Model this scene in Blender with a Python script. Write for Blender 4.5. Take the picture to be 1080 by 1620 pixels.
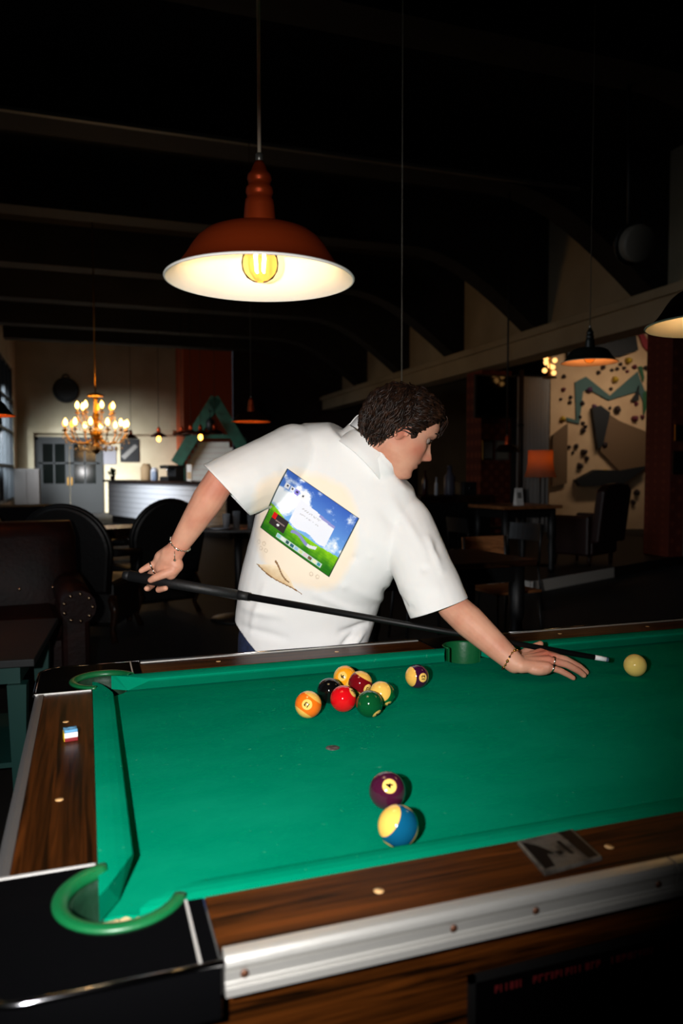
import bpy, bmesh, math, random
from mathutils import Vector, Matrix, Quaternion, noise

for o in list(bpy.data.objects):
    bpy.data.objects.remove(o, do_unlink=True)
scene = bpy.context.scene
COL = scene.collection
PI = math.pi
V = Vector

# ------------------------------------------------------------------ camera
cam_data = bpy.data.cameras.new('camera')
cam = bpy.data.objects.new('camera', cam_data)
COL.objects.link(cam)
CAM = V((-0.0406, -0.8853, 1.3147))
FWD = V((0.3198, 0.946, -0.053)).normalized()
RIGHT = V((0.9473, -0.3203, -0.001)).normalized()
UPV = RIGHT.cross(FWD).normalized()
cam.matrix_world = Matrix(((RIGHT.x, UPV.x, -FWD.x, CAM.x), (RIGHT.y, UPV.y, -FWD.y, CAM.y),
                           (RIGHT.z, UPV.z, -FWD.z, CAM.z), (0, 0, 0, 1)))
cam_data.sensor_fit = 'VERTICAL'
cam_data.sensor_height = 36.0
cam_data.sensor_width = 24.0
cam_data.lens = 26.517
cam_data.clip_start = 0.02
cam_data.clip_end = 100
cam_data.dof.use_dof = True
cam_data.dof.focus_distance = 1.95
cam_data.dof.aperture_fstop = 3.4
scene.camera = cam

# ------------------------------------------------------------------ world, lights, exposure
world = bpy.data.worlds.new('world')
scene.world = world
world.use_nodes = True
world.node_tree.nodes['Background'].inputs[0].default_value = (0.55, 0.65, 0.8, 1)
world.node_tree.nodes['Background'].inputs[1].default_value = 0.12
scene.view_settings.view_transform = 'Standard'
scene.view_settings.look = 'None'
scene.view_settings.exposure = 0.0
scene.view_settings.gamma = 1.0
scene.view_settings.use_curve_mapping = False


def lamp(name, kind, loc, energy, color=(1, 1, 1), radius=0.02, target=None, parent=None, **kw):
    d = bpy.data.lights.new(name, kind)
    d.energy = energy
    d.color = color
    if kind in ('POINT', 'SPOT'):
        d.shadow_soft_size = radius
    for k, v in kw.items():
        setattr(d, k, v)
    o = bpy.data.objects.new(name, d)
    COL.objects.link(o)
    o.location = loc
    if target is not None:
        o.rotation_euler = (V(target) - V(loc)).to_track_quat('-Z', 'Y').to_euler()
    if parent is not None:
        o.parent = parent
    return o


# the photographer's hand-held flash, beside the lens on its left
lamp('camera_flash', 'SPOT', CAM + RIGHT * -0.17 + UPV * 0.03 + FWD * 0.02, 170, (1.0, 0.98, 0.97), 0.018,
     target=CAM + FWD * 1.0 + RIGHT * -0.21 - UPV * 0.13, spot_size=math.radians(75), spot_blend=1.0)
# daylight entering by the tall windows of the left wall
for y, e, tx, ty in ((15.2, 60, 1.6, 17.2), (20.6, 230, 0.5, 24.8), (2.6, 9, 5.5, 5.5)):
    lamp('window_daylight', 'AREA', (-1.95, y, 2.6), e, (0.88, 0.94, 1.0),
         target=(tx, ty, 0.4), shape='RECTANGLE', size=2.2, size_y=2.4, spread=math.radians(62))
# unseen lamp added to brighten the climbing wall
lamp('climbing_wall_fill', 'AREA', (10.2, 10.4, 4.4), 12, (1.0, 0.86, 0.7), target=(11.0, 14.0, 2.4),
     shape='RECTANGLE', size=1.9, size_y=0.5, spread=math.radians(80))


# ------------------------------------------------------------------ materials
def lin(c):
    return tuple(((x / 255.0) / 12.92 if x / 255.0 <= 0.04045 else ((x / 255.0 + 0.055) / 1.055) ** 2.4) for x in c)


MATS = {}


def M(name, col, rough=0.5, metal=0.0, spec=0.5, emit=None, es=0.0, coat=0.0, var=None, bump=None, alpha=1.0, trans=0.0):
    """col in sRGB 0-255; var=(scale, colour2, lo, hi); bump=(scale, strength)"""
    if name in MATS:
        return MATS[name]
    m = bpy.data.materials.new(name)
    m.use_nodes = True
    nt = m.node_tree
    b = nt.nodes['Principled BSDF']
    b.inputs['Base Color'].default_value = (*lin(col), 1)
    b.inputs['Roughness'].default_value = rough
    b.inputs['Metallic'].default_value = metal
    b.inputs['Specular IOR Level'].default_value = spec
    b.inputs['Coat Weight'].default_value = coat
    b.inputs['Coat Roughness'].default_value = 0.05
    b.inputs['Transmission Weight'].default_value = trans
    b.inputs['Alpha'].default_value = alpha
    if emit is not None:
        b.inputs['Emission Color'].default_value = (*lin(emit), 1)
        b.inputs['Emission Strength'].default_value = es
    tc = nt.nodes.new('ShaderNodeTexCoord')
    if var:
        n = nt.nodes.new('ShaderNodeTexNoise')
        n.inputs['Scale'].default_value = var[0]
        n.inputs['Detail'].default_value = 6
        r = nt.nodes.new('ShaderNodeValToRGB')
        r.color_ramp.elements[0].position = var[2]
        r.color_ramp.elements[1].position = var[3]
        r.color_ramp.elements[0].color = (*lin(col), 1)
        r.color_ramp.elements[1].color = (*lin(var[1]), 1)
        nt.links.new(tc.outputs['Object'], n.inputs['Vector'])
        nt.links.new(n.outputs['Fac'], r.inputs[0])
        nt.links.new(r.outputs[0], b.inputs['Base Color'])
    if bump:
        n = nt.nodes.new('ShaderNodeTexNoise')
        n.inputs['Scale'].default_value = bump[0]
        n.inputs['Detail'].default_value = 3
        bp = nt.nodes.new('ShaderNodeBump')
        bp.inputs['Strength'].default_value = bump[1]
        bp.inputs['Distance'].default_value = 0.01
        nt.links.new(tc.outputs['Object'], n.inputs['Vector'])
        nt.links.new(n.outputs['Fac'], bp.inputs['Height'])
        nt.links.new(bp.outputs[0], b.inputs['Normal'])
    MATS[name] = m
    return m


def wood(name, c1, c2, scale=(1.5, 22, 22), rough=0.35, coat=0.3):
    """grain that runs along the axis with the small scale"""
    if name in MATS:
        return MATS[name]
    m = bpy.data.materials.new(name)
    m.use_nodes = True
    nt = m.node_tree
    b = nt.nodes['Principled BSDF']
    b.inputs['Roughness'].default_value = rough
    b.inputs['Specular IOR Level'].default_value = 0.10
    b.inputs['Coat Weight'].default_value = coat
    b.inputs['Coat Roughness'].default_value = 0.12
    tc = nt.nodes.new('ShaderNodeTexCoord')
    mp = nt.nodes.new('ShaderNodeMapping')
    mp.inputs['Scale'].default_value = scale
    n0 = nt.nodes.new('ShaderNodeTexNoise')
    n0.inputs['Scale'].default_value = 1.3
    n0.inputs['Detail'].default_value = 2
    add = nt.nodes.new('ShaderNodeMix')
    add.data_type = 'VECTOR'
    add.inputs[0].default_value = 0.10
    n1 = nt.nodes.new('ShaderNodeTexNoise')
    n1.inputs['Scale'].default_value = 2.2
    n1.inputs['Detail'].default_value = 8
    n1.inputs['Roughness'].default_value = 0.62
    n1.inputs['Distortion'].default_value = 1.2
    r = nt.nodes.new('ShaderNodeValToRGB')
    r.color_ramp.elements[0].position = 0.36
    r.color_ramp.elements[1].position = 0.68
    r.color_ramp.elements[0].color = (*lin(c1), 1)
    r.color_ramp.elements[1].color = (*lin(c2), 1)
    L = nt.links.new
    L(tc.outputs['Object'], mp.inputs[0])
    L(mp.outputs[0], n0.inputs['Vector'])
    L(mp.outputs[0], add.inputs[4])
    L(n0.outputs['Color'], add.inputs[5])
    L(add.outputs[1], n1.inputs['Vector'])
    L(n1.outputs['Fac'], r.inputs[0])
    L(r.outputs[0], b.inputs['Base Color'])
    MATS[name] = m
    return m


# ------------------------------------------------------------------ mesh helpers
class MB:
    def __init__(s):
        s.v = []
        s.f = []
        s.sm = []

    def add(s, vs, fs, smooth=False):
        k = len(s.v)
        s.v += [tuple(p) for p in vs]
        for f in fs:
            s.f.append(tuple(i + k for i in f))
            s.sm.append(smooth)
        return s

    def box(s, lo, hi, m=None):
        x0, y0, z0 = lo
        x1, y1, z1 = hi
        vs = [V(p) for p in ((x0, y0, z0), (x1, y0, z0), (x1, y1, z0), (x0, y1, z0), (x0, y0, z1), (x1, y0, z1), (x1, y1, z1), (x0, y1, z1))]
        if m is not None:
            vs = [m @ p for p in vs]
        return s.add(vs, [(0, 3, 2, 1), (4, 5, 6, 7), (0, 1, 5, 4), (1, 2, 6, 5), (2, 3, 7, 6), (3, 0, 4, 7)])

    def hexa(s, b, t):
        """bottom quad, top quad (matching order, ccw from above)"""
        return s.add(list(b) + list(t), [(3, 2, 1, 0), (4, 5, 6, 7), (0, 1, 5, 4), (1, 2, 6, 5), (2, 3, 7, 6), (3, 0, 4, 7)])

    def prism(s, poly, z0, z1):
        n = len(poly)
        vs = [(p[0], p[1], z0) for p in poly] + [(p[0], p[1], z1) for p in poly]
        fs = [tuple(reversed(range(n))), tuple(range(n, 2 * n))]
        fs += [(i, (i + 1) % n, n + (i + 1) % n, n + i) for i in range(n)]
        return s.add(vs, fs)

    def slab(s, poly, origin, ex, ey, ez, t0, t1):
        """polygon in the (ex, ey) plane given a thickness along ez"""
        n = len(poly)
        o, ex, ey, ez = V(origin), V(ex), V(ey), V(ez)
        vs = [o + ex * p[0] + ey * p[1] + ez * t0 for p in poly] + [o + ex * p[0] + ey * p[1] + ez * t1 for p in poly]
        fs = [tuple(reversed(range(n))), tuple(range(n, 2 * n))]
        fs += [(i, (i + 1) % n, n + (i + 1) % n, n + i) for i in range(n)]
        return s.add(vs, fs)

    def rings(s, rings, closed=True, cap=True, smooth=True):
        n = len(rings[0])
        vs = [p for r in rings for p in r]
        fs = []
        for i in range(len(rings) - 1):
            for j in range(n if closed else n - 1):
                a, b = i * n + j, i * n + (j + 1) % n
                fs.append((a, b, b + n, a + n))
        k = len(s.v)
        s.add(vs, fs, smooth)
        if cap and closed:
            s.f.append(tuple(k + j for j in reversed(range(n))))
            s.sm.append(False)
            s.f.append(tuple(k + (len(rings) - 1) * n + j for j in range(n)))
            s.sm.append(False)
        return s

    def lathe(s, prof, n=24, c=(0, 0, 0), m=None, cap=True, smooth=True, a0=0.0, a1=2 * PI):
        full = abs(a1 - a0 - 2 * PI) < 1e-6
        cnt = n if full else n + 1
        R = []
        for r, z in prof:
            ring = []
            for j in range(cnt):
                a = a0 + (a1 - a0) * j / n
                p = V((r * math.cos(a), r * math.sin(a), z))
                if m is not None:
                    p = m @ p
                ring.append(V(c) + p)
            R.append(ring)
        return s.rings(R, closed=full, cap=cap and full, smooth=smooth)

    def tube(s, pts, rad, n=8, cap=True, up=None):
        pts = [V(p) for p in pts]
        if not isinstance(rad, (list, tuple)):
            rad = [rad] * len(pts)
        t0 = (pts[1] - pts[0]).normalized()
        ref = V(up) if up else (V((0, 0, 1)) if abs(t0.z) < 0.9 else V((1, 0, 0)))
        nx = t0.cross(ref).normalized()
        R = []
        for i, p in enumerate(pts):
            t = (pts[min(i + 1, len(pts) - 1)] - pts[max(i - 1, 0)]).normalized()
            nx = (nx - t * nx.dot(t)).normalized()
            ny = t.cross(nx)
            R.append([p + (nx * math.cos(2 * PI * j / n) + ny * math.sin(2 * PI * j / n)) * rad[i] for j in range(n)])
        return s.rings(R, True, cap, True)

    def ball(s, c, r, n=16, m=8, sc=(1, 1, 1), rot=None):
        c = V(c)
        R = []
        for i in range(m + 1):
            a = -PI / 2 + PI * i / m
            ring = []
            for j in range(n):
                p = V((r * math.cos(a) * math.cos(2 * PI * j / n) * sc[0], r * math.cos(a) * math.sin(2 * PI * j / n) * sc[1], r * math.sin(a) * sc[2]))
                if rot is not None:
                    p = rot @ p
                ring.append(c + p)
            R.append(ring)
        return s.rings(R, True, False, True)

    def mesh(s, name):
        me = bpy.data.meshes.new(name)
        me.from_pydata(s.v, [], s.f)
        me.polygons.foreach_set('use_smooth', s.sm)
        me.validate()
        me.update()
        return me

    def build(s, name, mat, parent=None, bevel=0.0, fix=True):
        me = s.mesh(name)
        if fix or bevel:
            bm = bmesh.new()
            bm.from_mesh(me)
            bmesh.ops.remove_doubles(bm, verts=bm.verts, dist=1e-6)
            bmesh.ops.recalc_face_normals(bm, faces=bm.faces)
            bm.to_mesh(me)
            bm.free()
        o = bpy.data.objects.new(name, me)
        COL.objects.link(o)
        if mat is not None:
            me.materials.append(mat)
        if parent is not None:
            o.parent = parent
        if bevel:
            md = o.modifiers.new('bevel', 'BEVEL')
            md.width = bevel
            md.segments = 2
            md.limit_method = 'ANGLE'
        return o


def tag(o, label=None, cat=None, group=None, kind=None):
    if label:
        o['label'] = label
    if cat:
        o['category'] = cat
    if group:
        o['group'] = group
    if kind:
        o['kind'] = kind
    return o


def thing(name, loc=(0, 0, 0), rz=0.0, label=None, cat=None, group=None):
    o = bpy.data.objects.new(name, None)
    o.empty_display_size = 0.05
    COL.objects.link(o)
    o.location = loc
    o.rotation_euler = (0, 0, rz)
    return tag(o, label, cat, group)


def copy_tree(o, parent=None):
    c = o.copy()
    COL.objects.link(c)
    c.parent = parent
    for ch in list(o.children):
        copy_tree(ch, c)
    return c


BEAM_Y = (-2.0, 1.9, 4.75, 7.5, 10.3, 13.3, 16.1, 19.0, 21.2)


def top_z(y):
    """underside of the ceiling, or of the beam, above y"""
    return 4.9 if any(b_ <= y <= b_ + 0.42 for b_ in BEAM_Y) else 5.6


def struct(name, mb, mat, bevel=0.0):
    o = mb.build(name, mat, None, bevel)
    o['kind'] = 'structure'
    return o


def arc(cx, cy, r, a0, a1, n):
    return [(cx + r * math.cos(math.radians(a0 + (a1 - a0) * i / n)), cy + r * math.sin(math.radians(a0 + (a1 - a0) * i / n))) for i in range(n + 1)]


# shared materials
CREAM = M('cream_plaster', (196, 182, 152), 0.85, var=(1.2, (176, 160, 130), 0.35, 0.7), bump=(30, 0.1))
BLACK_GLOSS = M('black_gloss_plastic', (7, 7, 8), 0.07, spec=0.6)
SATIN = M('satin_steel', (206, 204, 200), 0.35, 0.45)
CHROME = M('chrome', (225, 225, 230), 0.12, 1.0)
ALU = M('brushed_aluminium', (216, 214, 208), 0.42, 0.74, bump=(160, 0.05))
WALNUT_X = wood('walnut_grain_along_x', (13, 5, 1), (88, 44, 11), (1.2, 34, 34), 0.4, 0.06)
WALNUT_Y = wood('walnut_grain_along_y', (13, 5, 1), (74, 36, 9), (34, 1.2, 34), 0.4, 0.06)
DARKWOOD = wood('dark_stained_wood', (20, 11, 7), (52, 30, 18), (3, 16, 16), 0.4)
WARMWOOD = wood('warm_plywood', (108, 66, 38), (158, 104, 64), (2, 12, 12), 0.45)
BLACKPAINT = M('black_paint', (14, 13, 13), 0.5)
COPPER = M('copper_paint', (186, 68, 25), 0.36, 0.68, bump=(300, 0.03))
ENAMEL = M('white_enamel', (245, 240, 232), 0.4)
BRASS = M('brass', (190, 140, 60), 0.3, 1.0)
WHITEPAINT = M('white_paint', (226, 226, 228), 0.55)

# ------------------------------------------------------------------ pool table
ZC = 0.79           # cloth height
W = 0.95            # playing width
L = 1.90            # playing length
CU = 0.0354         # nose line to wood
WR = 0.1018         # wood rail width
ZR = ZC + 0.0368    # rail top
OB = CU + WR        # outer edge of the wood
R_BALL = 0.028575

FELT = M('green_felt', (4, 142, 104), 1.0, spec=0.0)
nt = FELT.node_tree
b = nt.nodes['Principled BSDF']
tc = nt.nodes.new('ShaderNodeTexCoord')
big = nt.nodes.new('ShaderNodeTexNoise')
big.inputs['Scale'].default_value = 5.0
big.inputs['Detail'].default_value = 7
big.inputs['Roughness'].default_value = 0.65
fine = nt.nodes.new('ShaderNodeTexNoise')
fine.inputs['Scale'].default_value = 260
fine.inputs['Detail'].default_value = 2
lint = nt.nodes.new('ShaderNodeTexNoise')
lint.inputs['Scale'].default_value = 75
lint.inputs['Detail'].default_value = 3
mps = nt.nodes.new('ShaderNodeMapping')
mps.inputs['Scale'].default_value = (0.8, 1.3, 1)
r1 = nt.nodes.new('ShaderNodeValToRGB')
r1.color_ramp.elements[0].position = 0.42
r1.color_ramp.elements[1].position = 0.78
r1.color_ramp.elements[0].color = (*lin((0, 124, 92)), 1)
r1.color_ramp.elements[1].color = (*lin((8, 134, 101)), 1)
r2 = nt.nodes.new('ShaderNodeValToRGB')
r2.color_ramp.elements[0].position = 0.70
r2.color_ramp.elements[1].position = 0.80
mx = nt.nodes.new('ShaderNodeMix')
mx.data_type = 'RGBA'
mx.inputs[7].default_value = (*lin((60, 154, 122)), 1)
bp = nt.nodes.new('ShaderNodeBump')
bp.inputs['Strength'].default_value = 0.12
bp.inputs['Distance'].default_value = 0.002
lk = nt.links.new
lk(tc.outputs['Object'], mps.inputs[0])
lk(mps.outputs[0], big.inputs['Vector'])
lk(tc.outputs['Object'], fine.inputs['Vector'])
lk(tc.outputs['Object'], lint.inputs['Vector'])
lk(big.outputs['Fac'], r1.inputs[0])
lk(lint.outputs['Fac'], r2.inputs[0])
lk(r2.outputs[0], mx.inputs[0])
lk(r1.outputs[0], mx.inputs[6])
lk(mx.outputs[2], b.inputs['Base Color'])
lk(fine.outputs['Fac'], bp.inputs['Height'])
lk(bp.outputs[0], b.inputs['Normal'])
b.inputs['Sheen Weight'].default_value = 0.0
b.inputs['Sheen Roughness'].default_value = 0.4
b.inputs['Sheen Tint'].default_value = (*lin((90, 220, 180)), 1)

LINER = M('green_pocket_liner', (8, 88, 46), 0.38, bump=(60, 0.08))
THROAT = M('dark_green_pocket_throat', (6, 44, 24), 0.6, bump=(60, 0.2))
SEATING = M('black_rubber', (6, 6, 6), 0.8)
INLAY = M('tan_sight_inlay', (214, 168, 112), 0.4)
SLATE = M('torn_cloth_backing', (196, 168, 124), 0.9, bump=(120, 0.8))

table = thing('pool_table', (0, 0, 0), 0, 'coin-operated pool table with green cloth, walnut rails and black corner castings', 'pool table')

# corner pockets: (centre, sx, sy) with sx/sy pointing outwards
CORN = [((-0.010, 0.0), -1, -1), ((-0.010, W), -1, 1), ((L + 0.010, 0.0), 1, -1), ((L + 0.010, W), 1, 1)]
SIDES = [((L / 2, -0.036), -1), ((L / 2, W + 0.036), 1)]


def mir(p, sx, sy):
    """map a point written for the near-left corner to another corner"""
    x = p[0] if sx < 0 else L - p[0]
    y = p[1] if sy < 0 else W - p[1]
    return (x, y)


# cloth bed, cut round the pockets
def corner_cut(sx, sy):
    a = arc(-0.020, -0.050, 0.070, 98.2, 16.6, 14)
    return [mir(p, sx, sy) for p in a]


def side_cut(cx, cy, s):
    return arc(cx, cy, 0.052, 180, 0 if s < 0 else 360, 14)


poly = corner_cut(-1, -1)
poly += side_cut(L / 2, -0.036, -1)
poly += list(reversed(corner_cut(1, -1)))
poly += corner_cut(1, 1)
poly += list(reversed(side_cut(L / 2, W + 0.036, 1)))
poly += list(reversed(corner_cut(-1, 1)))
bed = MB().prism(poly, ZC - 0.028, ZC).build('cloth_bed', FELT, table)
bm = bmesh.new()
bm.from_mesh(bed.data)
bmesh.ops.triangulate(bm, faces=bm.faces, quad_method='BEAUTY', ngon_method='EAR_CLIP')
bm.to_mesh(bed.data)
bm.free()


def cushion(p0, p1, inward, e0, e1, name='cushion'):
    """p0,p1: ends of the wood boundary line; e0,e1: how far the nose is cut back at each end"""
    p0, p1, n = V((*p0, 0)), V((*p1, 0)), V((*inward, 0))
    t = (p1 - p0).normalized()
    ln = (p1 - p0).length
    prof = [(0.000, ZR - 0.0005), (0.010, ZR + 0.0012), (0.022, ZR + 0.0012), (0.034, ZR - 0.0005), (0.0425, ZC + 0.0335), (0.0445, ZC + 0.030), (0.043, ZC + 0.0265), (0.024, ZC + 0.004), (0.0, ZC + 0.004)]
    N = 26
    R = []
    for i in range(N + 1):
        f = i / N
        ring = []
        for o, z in prof:
            k = o / 0.0445
            a = e0 * k ** 1.35
            c = ln - e1 * k ** 1.35
            s = a + (c - a) * f
            ring.append(p0 + t * s + n * o + V((0, 0, z)))
        R.append(ring)
    m = MB()
    m.rings(R, True, True, False)
    return m.build(name, FELT, table)


SP = 0.058
cushion((-CU, 0.005), (-CU, W - 0.005), (1, 0), 0.10, 0.10)
cushion((L + CU, 0.005), (L + CU, W - 0.005), (-1, 0), 0.10, 0.10)
for ys, n in ((-CU, (0, 1)), (W + CU, (0, -1))):
    cushion((0.008, ys), (L / 2 - SP, ys), n, 0.085, 0.022)
    cushion((L / 2 + SP, ys), (L - 0.008, ys), n, 0.022, 0.085)

# wood rails (grain along the rail)
MB().box((-OB, 0.08, ZR - 0.05), (-CU, W - 0.08, ZR)).build('rail', WALNUT_Y, table, 0.002)
MB().box((L + CU, 0.08, ZR - 0.05), (L + OB, W - 0.08, ZR)).build('rail', WALNUT_Y, table, 0.002)
for ys in (-OB, W + CU):
    for x0, x1 in ((0.08, L / 2 - 0.085), (L / 2 + 0.085, L - 0.08)):
        MB().box((x0, ys, ZR - 0.05), (x1, ys + WR, ZR)).build('rail', WALNUT_X, table, 0.002)

# aluminium trim along every rail, screws in it
TP = [(0.0, 0.0015), (0.009, 0.0015), (0.014, 0.0), (0.018, -0.004), (0.0192, -0.0085), (0.0175, -0.013), (0.0155, -0.016), (0.0150, -0.026), (0.0165, -0.0272), (0.0165, -0.0288), (0.0150, -0.030), (0.0185, -0.032), (0.0195, -0.0395), (0.0, -0.0405)]


def trim(p0, p1, out, mat=None):
    p0, p1, o = V((*p0, ZR)), V((*p1, ZR)), V((*out, 0))
    R = [[p + o * a + V((0, 0, z)) for a, z in TP] for p in (p0, p1)]
    m = MB()
    m.rings(R, True, True, False)
    return m.build('metal_trim', mat or ALU, table)


def screw(parent, p, out):
    m = MB()
    q = V((0, 0, 1)).rotation_difference(V((*out, 0))).to_matrix()
    m.lathe([(0.0, 0.002), (0.003, 0.0018), (0.0048, 0.0), (0.0048, -0.002)], 12, p, q)
    m.build('screw', M('dark_screw', (92, 58, 40), 0.5, 0.7), parent)


SHADED_ALU = M('shaded_aluminium', (150, 148, 147), 0.45, 0.85)  # darker copy of the trim metal; weaker light put into its colour
tl = trim((-OB, 0.082), (-OB, W - 0.082), (-1, 0), SHADED_ALU)
trim((L + OB, 0.082), (L + OB, W - 0.082), (1, 0))
for x0, x1 in ((0.083, 0.6455), (0.648, L / 2 - 0.09), (L / 2 + 0.09, L - 0.083)):
    tn = trim((x0, -OB), (x1, -OB), (0, -1))
    if x0 < 0.5:
        for sx in (0.103, 0.339, 0.445, 0.62):
            screw(tn, (sx, -OB - 0.0152, ZR - 0.021), (0, -1))
for x0, x1 in ((0.083, L / 2 - 0.09), (L / 2 + 0.09, L - 0.083)):
    t_ = trim((x0, W + OB), (x1, W + OB), (0, 1))
    MB().tube([(x0, W + OB + 0.012, ZR + 0.0015), (x1, W + OB + 0.012, ZR + 0.0015)], 0.0028, 8).build('chrome_bead', CHROME, t_)


# black corner castings with chrome edging, green pocket liners
def corner(c, sx, sy):
    o = 0.157
    ring = arc(-o + 0.055, -o + 0.055, 0.055, 270, 180, 10)
    pl = [(0.08, -o)] + ring + [(-o, 0.08), (-CU - 0.001, 0.08)]
    pl += arc(-0.010, 0.0, 0.074, 109.5, 331, 22)
    pl += [(0.08, -CU - 0.001)]
    pl = [mir(p, sx, sy) for p in pl]
    if sx * sy < 0:
        pl.reverse()
    cast = MB().prism(pl, ZR - 0.062, ZR + 0.0012).build('corner_casting', BLACK_GLOSS, table, 0.0035)
    # chrome edge round the outer top, chrome seams
    e = [(0.0805, -o - 0.0005)] + arc(-o + 0.055, -o + 0.055, 0.0555, 270, 180, 14) + [(-o - 0.0005, 0.0805)]
    e = [mir(p, sx, sy) for p in e]
    MB().tube([(p[0], p[1], ZR - 0.0010) for p in e], 0.0034, 8).build('chrome_edge', CHROME, cast)
    for a, bb in (((0.058, -CU - 0.003), (0.058, -o)), ((-CU - 0.003, 0.0785), (-o, 0.0785))):
        a, bb = mir(a, sx, sy), mir(bb, sx, sy)
        m = MB()
        dx = 0.0016 if abs(a[0] - bb[0]) < 1e-4 else 0
        dy = 0.0016 - dx
        m.box((min(a[0], bb[0]) - dx, min(a[1], bb[1]) - dy, ZR - 0.002), (max(a[0], bb[0]) + dx, max(a[1], bb[1]) + dy, ZR + 0.0022))
        m.build('chrome_seam', SATIN, cast)
    # liner lip and throat
    def sweep(prof, name, mat, par):
        m = MB()
        R = []
        n = 36
        for r, z in prof:
            row = []
            for j in range(n + 1):
                a = math.radians(104 + (338 - 104) * j / n)
                q = mir((-0.010 + r * math.cos(a), r * math.sin(a)), sx, sy)
                row.append((q[0], q[1], ZR + z))
            R.append(row)
        m.rings(R, False, False, True)
        o_ = m.build(name, mat, par)
        so = o_.modifiers.new('thickness', 'SOLIDIFY')
        so.thickness = 0.0015
        return o_
    lip = sweep([(0.0765, -0.002), (0.0765, 0.003), (0.074, 0.0052), (0.068, 0.0060), (0.062, 0.0045), (0.0585, 0.0), (0.0575, -0.006)], 'pocket_liner', LINER, table)
    sweep([(0.0575, -0.005), (0.0565, -0.02), (0.0555, -0.11), (0.02, -0.125), (0.0, -0.125)], 'pocket_throat', THROAT, lip)
    return cast


for c, sx, sy in CORN:
    corner(c, sx, sy)

# side pockets
for (cx, cy), s in SIDES:
    o = 0.157 if s < 0 else 0.157
    y_out = -o if s < 0 else W + o
    yb = -CU if s < 0 else W + CU
    pl = [(L / 2 - 0.083, y_out), (L / 2 + 0.083, y_out), (L / 2 + 0.083, yb), (cx + 0.056, yb)]
    aa = arc(cx, cy, 0.056, 0, -180, 16) if s < 0 else arc(cx, cy, 0.056, 0, 180, 16)
    pl += aa[1:-1] + [(cx - 0.056, yb), (L / 2 - 0.083, yb)]
    if s > 0:
        pl.reverse()
    MB().prism(pl, ZR - 0.06, ZR + 0.001).build('side_casting', BLACK_GLOSS, table, 0.002)
    m = MB()
    R = []
    for r, z in [(0.057, 0.0), (0.056, 0.003), (0.052, 0.004), (0.049, 0.0), (0.048, -0.12), (0.0, -0.125)]:
        row = []
        for j in range(31):
            a = math.radians(-15 + 210 * j / 30) * s
            row.append((cx + r * math.cos(a), cy + r * math.sin(a), ZR + z))
        R.append(row)
    m.rings(R, False, False, True)
    lo = m.build('pocket_liner', LINER, table)
    so = lo.modifiers.new('thickness', 'SOLIDIFY')
    so.thickness = 0.0015

# torn cloth edge in the near pocket mouth
rnd = random.Random(4)
m = MB()
for i in range(20):
    a = math.radians(44 + 54 * i / 19)
    r = 0.0685 + rnd.uniform(-0.0025, 0.0015)
    m.ball((-0.020 + r * math.cos(a), -0.050 + r * math.sin(a), ZC - 0.0065 + rnd.uniform(-0.004, 0.002)), rnd.uniform(0.004, 0.0065), 8, 5, (1.3, 1.0, 0.9))
m.build('torn_edge', SLATE, table)

# sights in the rails
sm = MB()
sm.lathe([(0.0, 0.0006), (0.0058, 0.0006), (0.0062, -0.001)], 20)
sight_mesh = sm.mesh('sight')
sight_mesh.materials.append(INLAY)
for x, y in [(-0.087, 0.293), (-0.087, 0.664), (0.274, -0.089), (0.596, -0.089), (1.305, -0.089), (1.628, -0.089),
             (0.274, W + 0.089), (0.596, W + 0.089), (1.305, W + 0.089), (1.628, W + 0.089), (L + 0.087, 0.293), (L + 0.087, 0.664)]:
    so = bpy.data.objects.new('sight', sight_mesh)
    COL.objects.link(so)
    so.parent = table
    so.location = (x, y, ZR)

# foot spot on the cloth
MB().lathe([(0.0, 0.0006), (0.0125, 0.0006), (0.0135, 0.0)], 24, (0.395, 0.457, ZC)).build('foot_spot', M('worn_black_spot', (52, 44, 44), 0.7, var=(160, (108, 98, 92), 0.45, 0.7)), table)

# metal plate let into the near rail
plm = M('scratched_steel', (140, 134, 124), 0.34, 0.75, var=(45, (84, 78, 72), 0.4, 0.65), bump=(80, 0.1))
q = [(0.485, -0.047), (0.4736, -0.126), (0.564, -0.1165), (0.5732, -0.042)]
pl = MB().prism(q, ZR + 0.0004, ZR + 0.0062).build('metal_plate', plm, table, 0.0012)
dk = M('dark_plate_mark', (16, 15, 15), 0.35, 0.5)  # raised shapes, darker than the plate
for pts in ([(0.4875, -0.053), (0.479, -0.119), (0.4945, -0.117), (0.5015, -0.089), (0.5115, -0.0915), (0.508, -0.080), (0.500, -0.066)],
            [(0.514, -0.088), (0.523, -0.087), (0.5235, -0.094), (0.516, -0.0965)],
            [(0.531, -0.066), (0.5365, -0.0655), (0.536, -0.0985), (0.530, -0.0985)],
            [(0.5485, -0.0455), (0.568, -0.0445), (0.5605, -0.113), (0.545, -0.1145)]):
    MB().prism(list(reversed(pts)), ZR + 0.0060, ZR + 0.0066).build('plate_mark', dk if len(pts) != 4 or pts[0][0] < 0.54 else M('brushed_dark_steel', (58, 54, 52), 0.4, 1.0), pl)

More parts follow.
